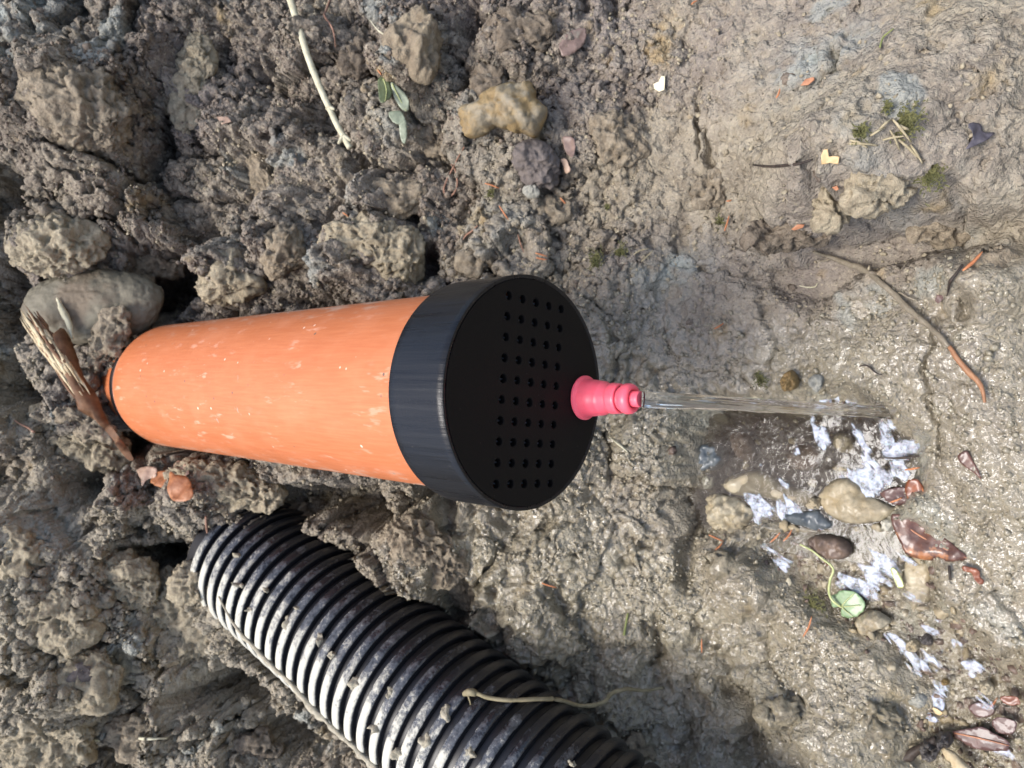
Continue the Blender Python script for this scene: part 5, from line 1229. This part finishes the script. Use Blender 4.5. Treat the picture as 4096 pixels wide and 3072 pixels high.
for a, b, mt, lab in NEED:
    bow = random.uniform(-5, 5); m_ = ((a[0] + b[0]) / 2 + bow, (a[1] + b[1]) / 2 + bow)
    pts = [P(x, y, min(depth(*a, 1), depth(*b, 1), depth(*m_, 1)) - .0025) for x, y in (a, m_, b)]
    w_ = .0011 if 'large' in lab else .0007
    tag(tube('conifer_needle', pts, [w_ * .5, w_, w_ * .9, w_ * .3], MW[mt], n=5, sub=3, rough=0), ('dry rusty ' if mt == 'needle' else 'dry ') + lab, 'needle', 'dry conifer needles scattered on the soil')
# clusters of needles among wet leaves
for k_, (x0, y0, dx, dy) in enumerate([(3640, 1990, 60, 20), (3660, 2040, 20, 60), (3700, 2060, 60, 25), (3560, 2010, 50, -20), (3120, 2130, -40, 40), (3690, 1950, 4, 70), (3620, 1880, 60, -10)]):
    tag(tube('conifer_needle', [to_plane(x0, y0, .009), to_plane(x0 + dx / 2 + 3, y0 + dy / 2, .0105), to_plane(x0 + dx, y0 + dy, .009)], [.0004, .0007, .0003], MW['needle'], n=5, sub=3),
        ['wet needle over the orange red leaf', 'wet needle running down past the red leaf', 'wet needle at the brown leaf base', 'wet needle at the point of the cream stone', 'wet needle left of the slate stone', 'wet needle standing across the red leaf', 'wet needle lying right of the white glare and splashes'][k_], 'needle', 'dry conifer needles scattered on the soil')

# splintered wood beside the far end of the pipe
bark = d2([(400, 540), (500, 430), (560, 480), (620, 620), (700, 850), (780, 960), (830, 1060), (900, 1230), (1000, 1350), (1110, 1530), (1050, 1520), (900, 1320), (780, 1200), (670, 1130), (600, 950), (480, 720)])
wd = min(depth(300, 1500, 3), pipe_depth(430, 1560)) - .004
root = empty('broken_branch', Vector(P(390, 1600, wd))); root.matrix_world = Matrix.Translation(Vector(P(390, 1600, wd)))
sheet('bark', bark, MW['bark'], root, depth_at=wd, thick=.008, mode='stone', grit=.0016, rough=.35, seed=91, tilt=-F_, res=20)
ax2 = np.array((570., 830.)); ax2 /= np.linalg.norm(ax2); pr2 = np.array((-ax2[1], ax2[0]))
for i in range(64):
    u = random.uniform(-1, 1); t0_ = random.uniform(-40, 330) + 90 * abs(u); t1_ = t0_ + random.uniform(260, 620)
    t1_ = min(t1_, 930); a = np.array((190., 250.)); wd2 = 78
    pts = []
    for j in range(5):
        t_ = t0_ + (t1_ - t0_) * j / 4; c_ = a + ax2 * t_ + pr2 * (u * wd2 * (1 - .15 * j / 4) + random.uniform(-5, 5) + 14)
        pts.append(P(*d2([tuple(c_)])[0], wd - .0075 - .0035 * random.random() + .004 * u * u + (.002 if j == 0 else 0)))
    r_ = random.uniform(.0006, .0016)
    tube('splinter', pts, [r_ * .2, r_, r_ * 1.1, r_, r_ * .3], MW['tan'] if i % 4 else MW['bark'], root, 4, 2, .5, i)
tag(root, 'broken branch with brown bark and frayed pale splinters at the pipe end', 'broken branch')
tag(tube('wood_sliver', [P(x, y, wd + .004) for x, y in d2([(470, 190), (520, 290), (570, 400), (600, 530)])], [.0007, .0030, .0026, .0008], MW['pale'], n=6, sub=4, rough=.25), 'pale pointed sliver on the smooth stone beside the broken branch', 'wood sliver')

# mud stuck on the corrugated pipe
bpy.context.view_layer.update()
strip = [(870, 2390), (930, 2500), (993, 2575), (1080, 2665), (1165, 2745), (1243, 2835), (1310, 2900), (1400, 2985), (1500, 3080), (1560, 3140)]
tube('mud_strip', [P(x + 4, y - 4, cor_depth(x + 8, y - 8, R_COR) - .000) for x, y in strip], [.0006, .0011, .0016, .0013, .0030, .0017, .0024, .0018], M['mudcream'], cor, 8, 8, .45)
for i, (x, y, w_, h_) in enumerate([(1787, 2850, 20, 44), (1420, 2732, 20, 26), (1500, 2912, 22, 22), (1560, 2770, 18, 28), (950, 2225, 12, 10), (960, 2340, 14, 16), (1190, 2430, 16, 10), (1150, 2490, 16, 30), (1000, 2440, 10, 10), (1330, 2620, 18, 18), (1280, 2560, 10, 26), (1700, 2960, 30, 26), (1880, 3010, 26, 20), (2290, 3050, 20, 14), (1590, 3010, 22, 28), (1070, 2360, 8, 10)]):
    ol = [(x + w_ * (1 + random.uniform(-.35, .35)) * math.cos(a * math.pi / 4.5), y + h_ * (1 + random.uniform(-.35, .35)) * math.sin(a * math.pi / 4.5)) for a in range(9)]
    dq = cor_depth(x, y); pw = P(x, y, dq); nn = pw - QA; nn = nn - (nn @ QX) * QX
    sheet('mud_lump', ol, M['mudcream'], cor, depth_at=dq + .001, tilt=nn, thick=.0024, rough=.8, grit=.0016, seed=200 + i, res=9)

# ------------------------------------------------------------------ moss
def moss(px, py, r, lab, n, mat='moss', z=None):
    c0 = to_plane(px, py, z) if z is not None else P(px, py, depth(px, py, 1) - .001)
    up = local_normal(px, py); V_, F = [], []
    rw = r * depth(px, py, 1) / FPX
    for i in range(n):
        a = random.uniform(0, 6.28); rad = rw * abs(random.gauss(0, .75))
        b = np.array([math.cos(a), math.sin(a) * .8, 0]) * rad
        d = up * random.uniform(.3, 1.0) + np.array([random.gauss(0, .6), random.gauss(0, .6), random.gauss(0, .3)]); d /= np.linalg.norm(d)
        L = random.uniform(.0012, .0042); w_ = random.uniform(.0002, .0005)
        s_ = np.cross(d, (random.random() - .5, random.random() - .5, 1)); s_ /= np.linalg.norm(s_) + 1e-9
        k_ = len(V_); m_ = b + d * L * .55 + np.array([0, 0, .0003]); e = b + d * L + np.array([0, 0, -.0012 * random.random()])
        t_ = np.cross(d, s_) * w_ * .5
        V_ += [b - s_ * w_, b + s_ * w_, m_ + s_ * w_ * .9 + t_, m_ - s_ * w_ * .9 + t_, e, b + t_ * 2]
        F += [(k_, k_ + 1, k_ + 2, k_ + 3), (k_ + 3, k_ + 2, k_ + 4), (k_ + 1, k_, k_ + 5), (k_ + 5, k_, k_ + 3), (k_ + 1, k_ + 5, k_ + 2)]
    o = mesh_obj('moss_tuft', V_, F, MW[mat], None, False, Matrix.Translation(Vector(c0)))
    return tag(o, lab, 'moss')
moss(2382, 1042, 34, 'round green moss tuft above the upper rim of the cap', 320)
moss(2483, 1012, 26, 'small moss tuft right of the round one above the cap', 220)
moss(1962, 772, 20, 'tiny bright moss tuft below the looping rootlet', 120)
moss(3625, 490, 52, 'olive moss mat with straw on the right slope', 420)
moss(3545, 430, 18, 'little feathery moss sprig above the olive mat', 90)
moss(3445, 525, 30, 'thin moss patch left of the straw tangle', 150)
moss(3715, 700, 50, 'moss tuft on the lower edge of the pale clod', 380)
moss(3247, 2430, 48, 'wet green moss beside the round leaf', 380, z=.003)
moss(3230, 2545, 22, 'wet moss sprig near the upright needle', 120, z=.005)
moss(3168, 2745, 24, 'small wet moss patch in the mud near the lower dark groove', 120, z=.006)
moss(2430, 830, 10, 'few green moss threads on the middle slope', 50)
moss(2880, 885, 16, 'short green moss strand by the upright needle', 70)
moss(3040, 1400 + 120, 26, 'dark moss in the hollow above the jet', 130)
STRAW = [((3394, 575), (3512, 582)), ((3569, 475), (3645, 570)), ((3582, 550), (3683, 640)), ((3512, 525), (3569, 475)), ((3400, 560), (3470, 590)), ((3600, 500), (3640, 520)), ((3560, 520), (3600, 600)), ((3640, 580), (3690, 655)), ((3480, 545), (3540, 510)), ((3530, 560), (3620, 545))]
st_root = None
for i, (a, b) in enumerate(STRAW):
    pts = [P(a[0], a[1], depth(*a, 1) - .002), P((a[0] + b[0]) / 2, (a[1] + b[1]) / 2 + random.uniform(-8, 8), depth((a[0] + b[0]) / 2, (a[1] + b[1]) / 2, 1) - .004), P(b[0], b[1], depth(*b, 1) - .002)]
    if st_root is None:
        st_root = empty('straw_tangle', Vector(pts[0])); st_root.matrix_world = Matrix.Translation(Vector(pts[0]))
        tag(st_root, 'tangle of dry straw and dead moss stalks on the right slope', 'straw')
    tube('straw', pts, [.0005, .0008, .0004], MW['drymoss'], st_root, 5, 4, .2, i)

# ------------------------------------------------------------------ loose crumbs of soil and gravel: far too many to count
def ico(sub):
    bm = bmesh.new(); bmesh.ops.create_icosphere(bm, subdivisions=sub, radius=1.0)
    v = np.array([q.co[:] for q in bm.verts]); f = np.array([[w_.index for w_ in q.verts] for q in bm.faces]); bm.free(); return v, f
I1, F1 = ico(1); I2, F2 = ico(2)
vis = (PXs > -250) & (PXs < 4350) & (PYs > -250) & (PYs < 3320) & (PZs > .1)
NRf = NRM.reshape(-1, 3)
clump = (fbm(p0, 0.02, 3, seed=60)).ravel()
CR = crumbly.ravel(); WT = wet.ravel(); PM = np.maximum(pool_m, st_m).ravel(); TN = tone.ravel()
def scatter(name, w_, n, smin, smax, base, faces, mat, power=2.2, flat=False, zoff=0.25):
    w_ = np.where(vis, w_, 0); w_ = w_ / w_.sum()
    ii = rng.choice(len(w_), n, p=w_)
    size = smin + (smax - smin) * rng.random(n) ** power
    nv_ = len(base)
    out = np.empty((n, nv_, 3), np.float32)
    A = rng.normal(size=(n, 3, 3)); Q_, _ = np.linalg.qr(A)
    sc = size[:, None] * rng.uniform(.55, 1.25, (n, 3))
    loc = base[None] * (1 + rng.uniform(-.40, .40, (n, nv_, 1)))
    out = np.einsum('nij,nvj->nvi', Q_, loc * sc[:, None, :])
    jit = rng.normal(size=(n, 3)) * .0008
    ctr = PV[ii] + jit + NRf[ii] * (size * zoff)[:, None]
    out += ctr[:, None, :]
    Fa = (faces[None] + (np.arange(n) * nv_)[:, None, None]).reshape(-1, 3)
    o = np_mesh(name, out.reshape(-1, 3), Fa, mat, smooth=not flat)
    o['kind'] = 'stuff'; return o
dryw = CR * (1 - PM) * np.clip(1.2 - WT * 1.3, 0, 1) * np.clip(.25 + clump * 2, .05, 2)
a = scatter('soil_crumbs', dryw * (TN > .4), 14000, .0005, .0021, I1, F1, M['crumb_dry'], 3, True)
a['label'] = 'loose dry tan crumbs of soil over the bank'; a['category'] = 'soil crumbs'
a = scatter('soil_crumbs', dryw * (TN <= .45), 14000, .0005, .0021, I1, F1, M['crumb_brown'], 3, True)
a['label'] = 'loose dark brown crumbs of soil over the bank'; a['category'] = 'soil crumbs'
a = scatter('soil_crumbs', (WT > .3) * (1 - PM * .7) * np.clip(.4 + clump * 2, .05, 2), 8000, .0005, .0022, I1, F1, M['crumb_wet'], 3, False, 0.0)
a['label'] = 'small wet shiny lumps on the mud around the puddle'; a['category'] = 'wet crumbs'
a = scatter('soil_crumbs', dryw, 90, .0022, .0045, I2, F2, M['crumb_brown'], 2.0, True, -.1)
a['label'] = 'bigger loose lumps of soil on the bank'; a['category'] = 'soil lumps'
a = scatter('gravel', (st_m + .12 * pool_m).ravel() * (POS[..., 2].ravel() > -.05), 420, .0008, .0042, I2, F2, MS['wetcream'], 2.5, False, -.1)
b = scatter('gravel', (st_m + .12 * pool_m).ravel(), 420, .0008, .0036, I2, F2, MS['wetred'], 2.5, False, -.1)
b['label'] = 'dark fine gravel between the pale grains of the stream bed'; b['category'] = 'gravel'
a['label'] = 'fine gravel on the bed of the puddle and stream'; a['category'] = 'gravel'
print('scene done')
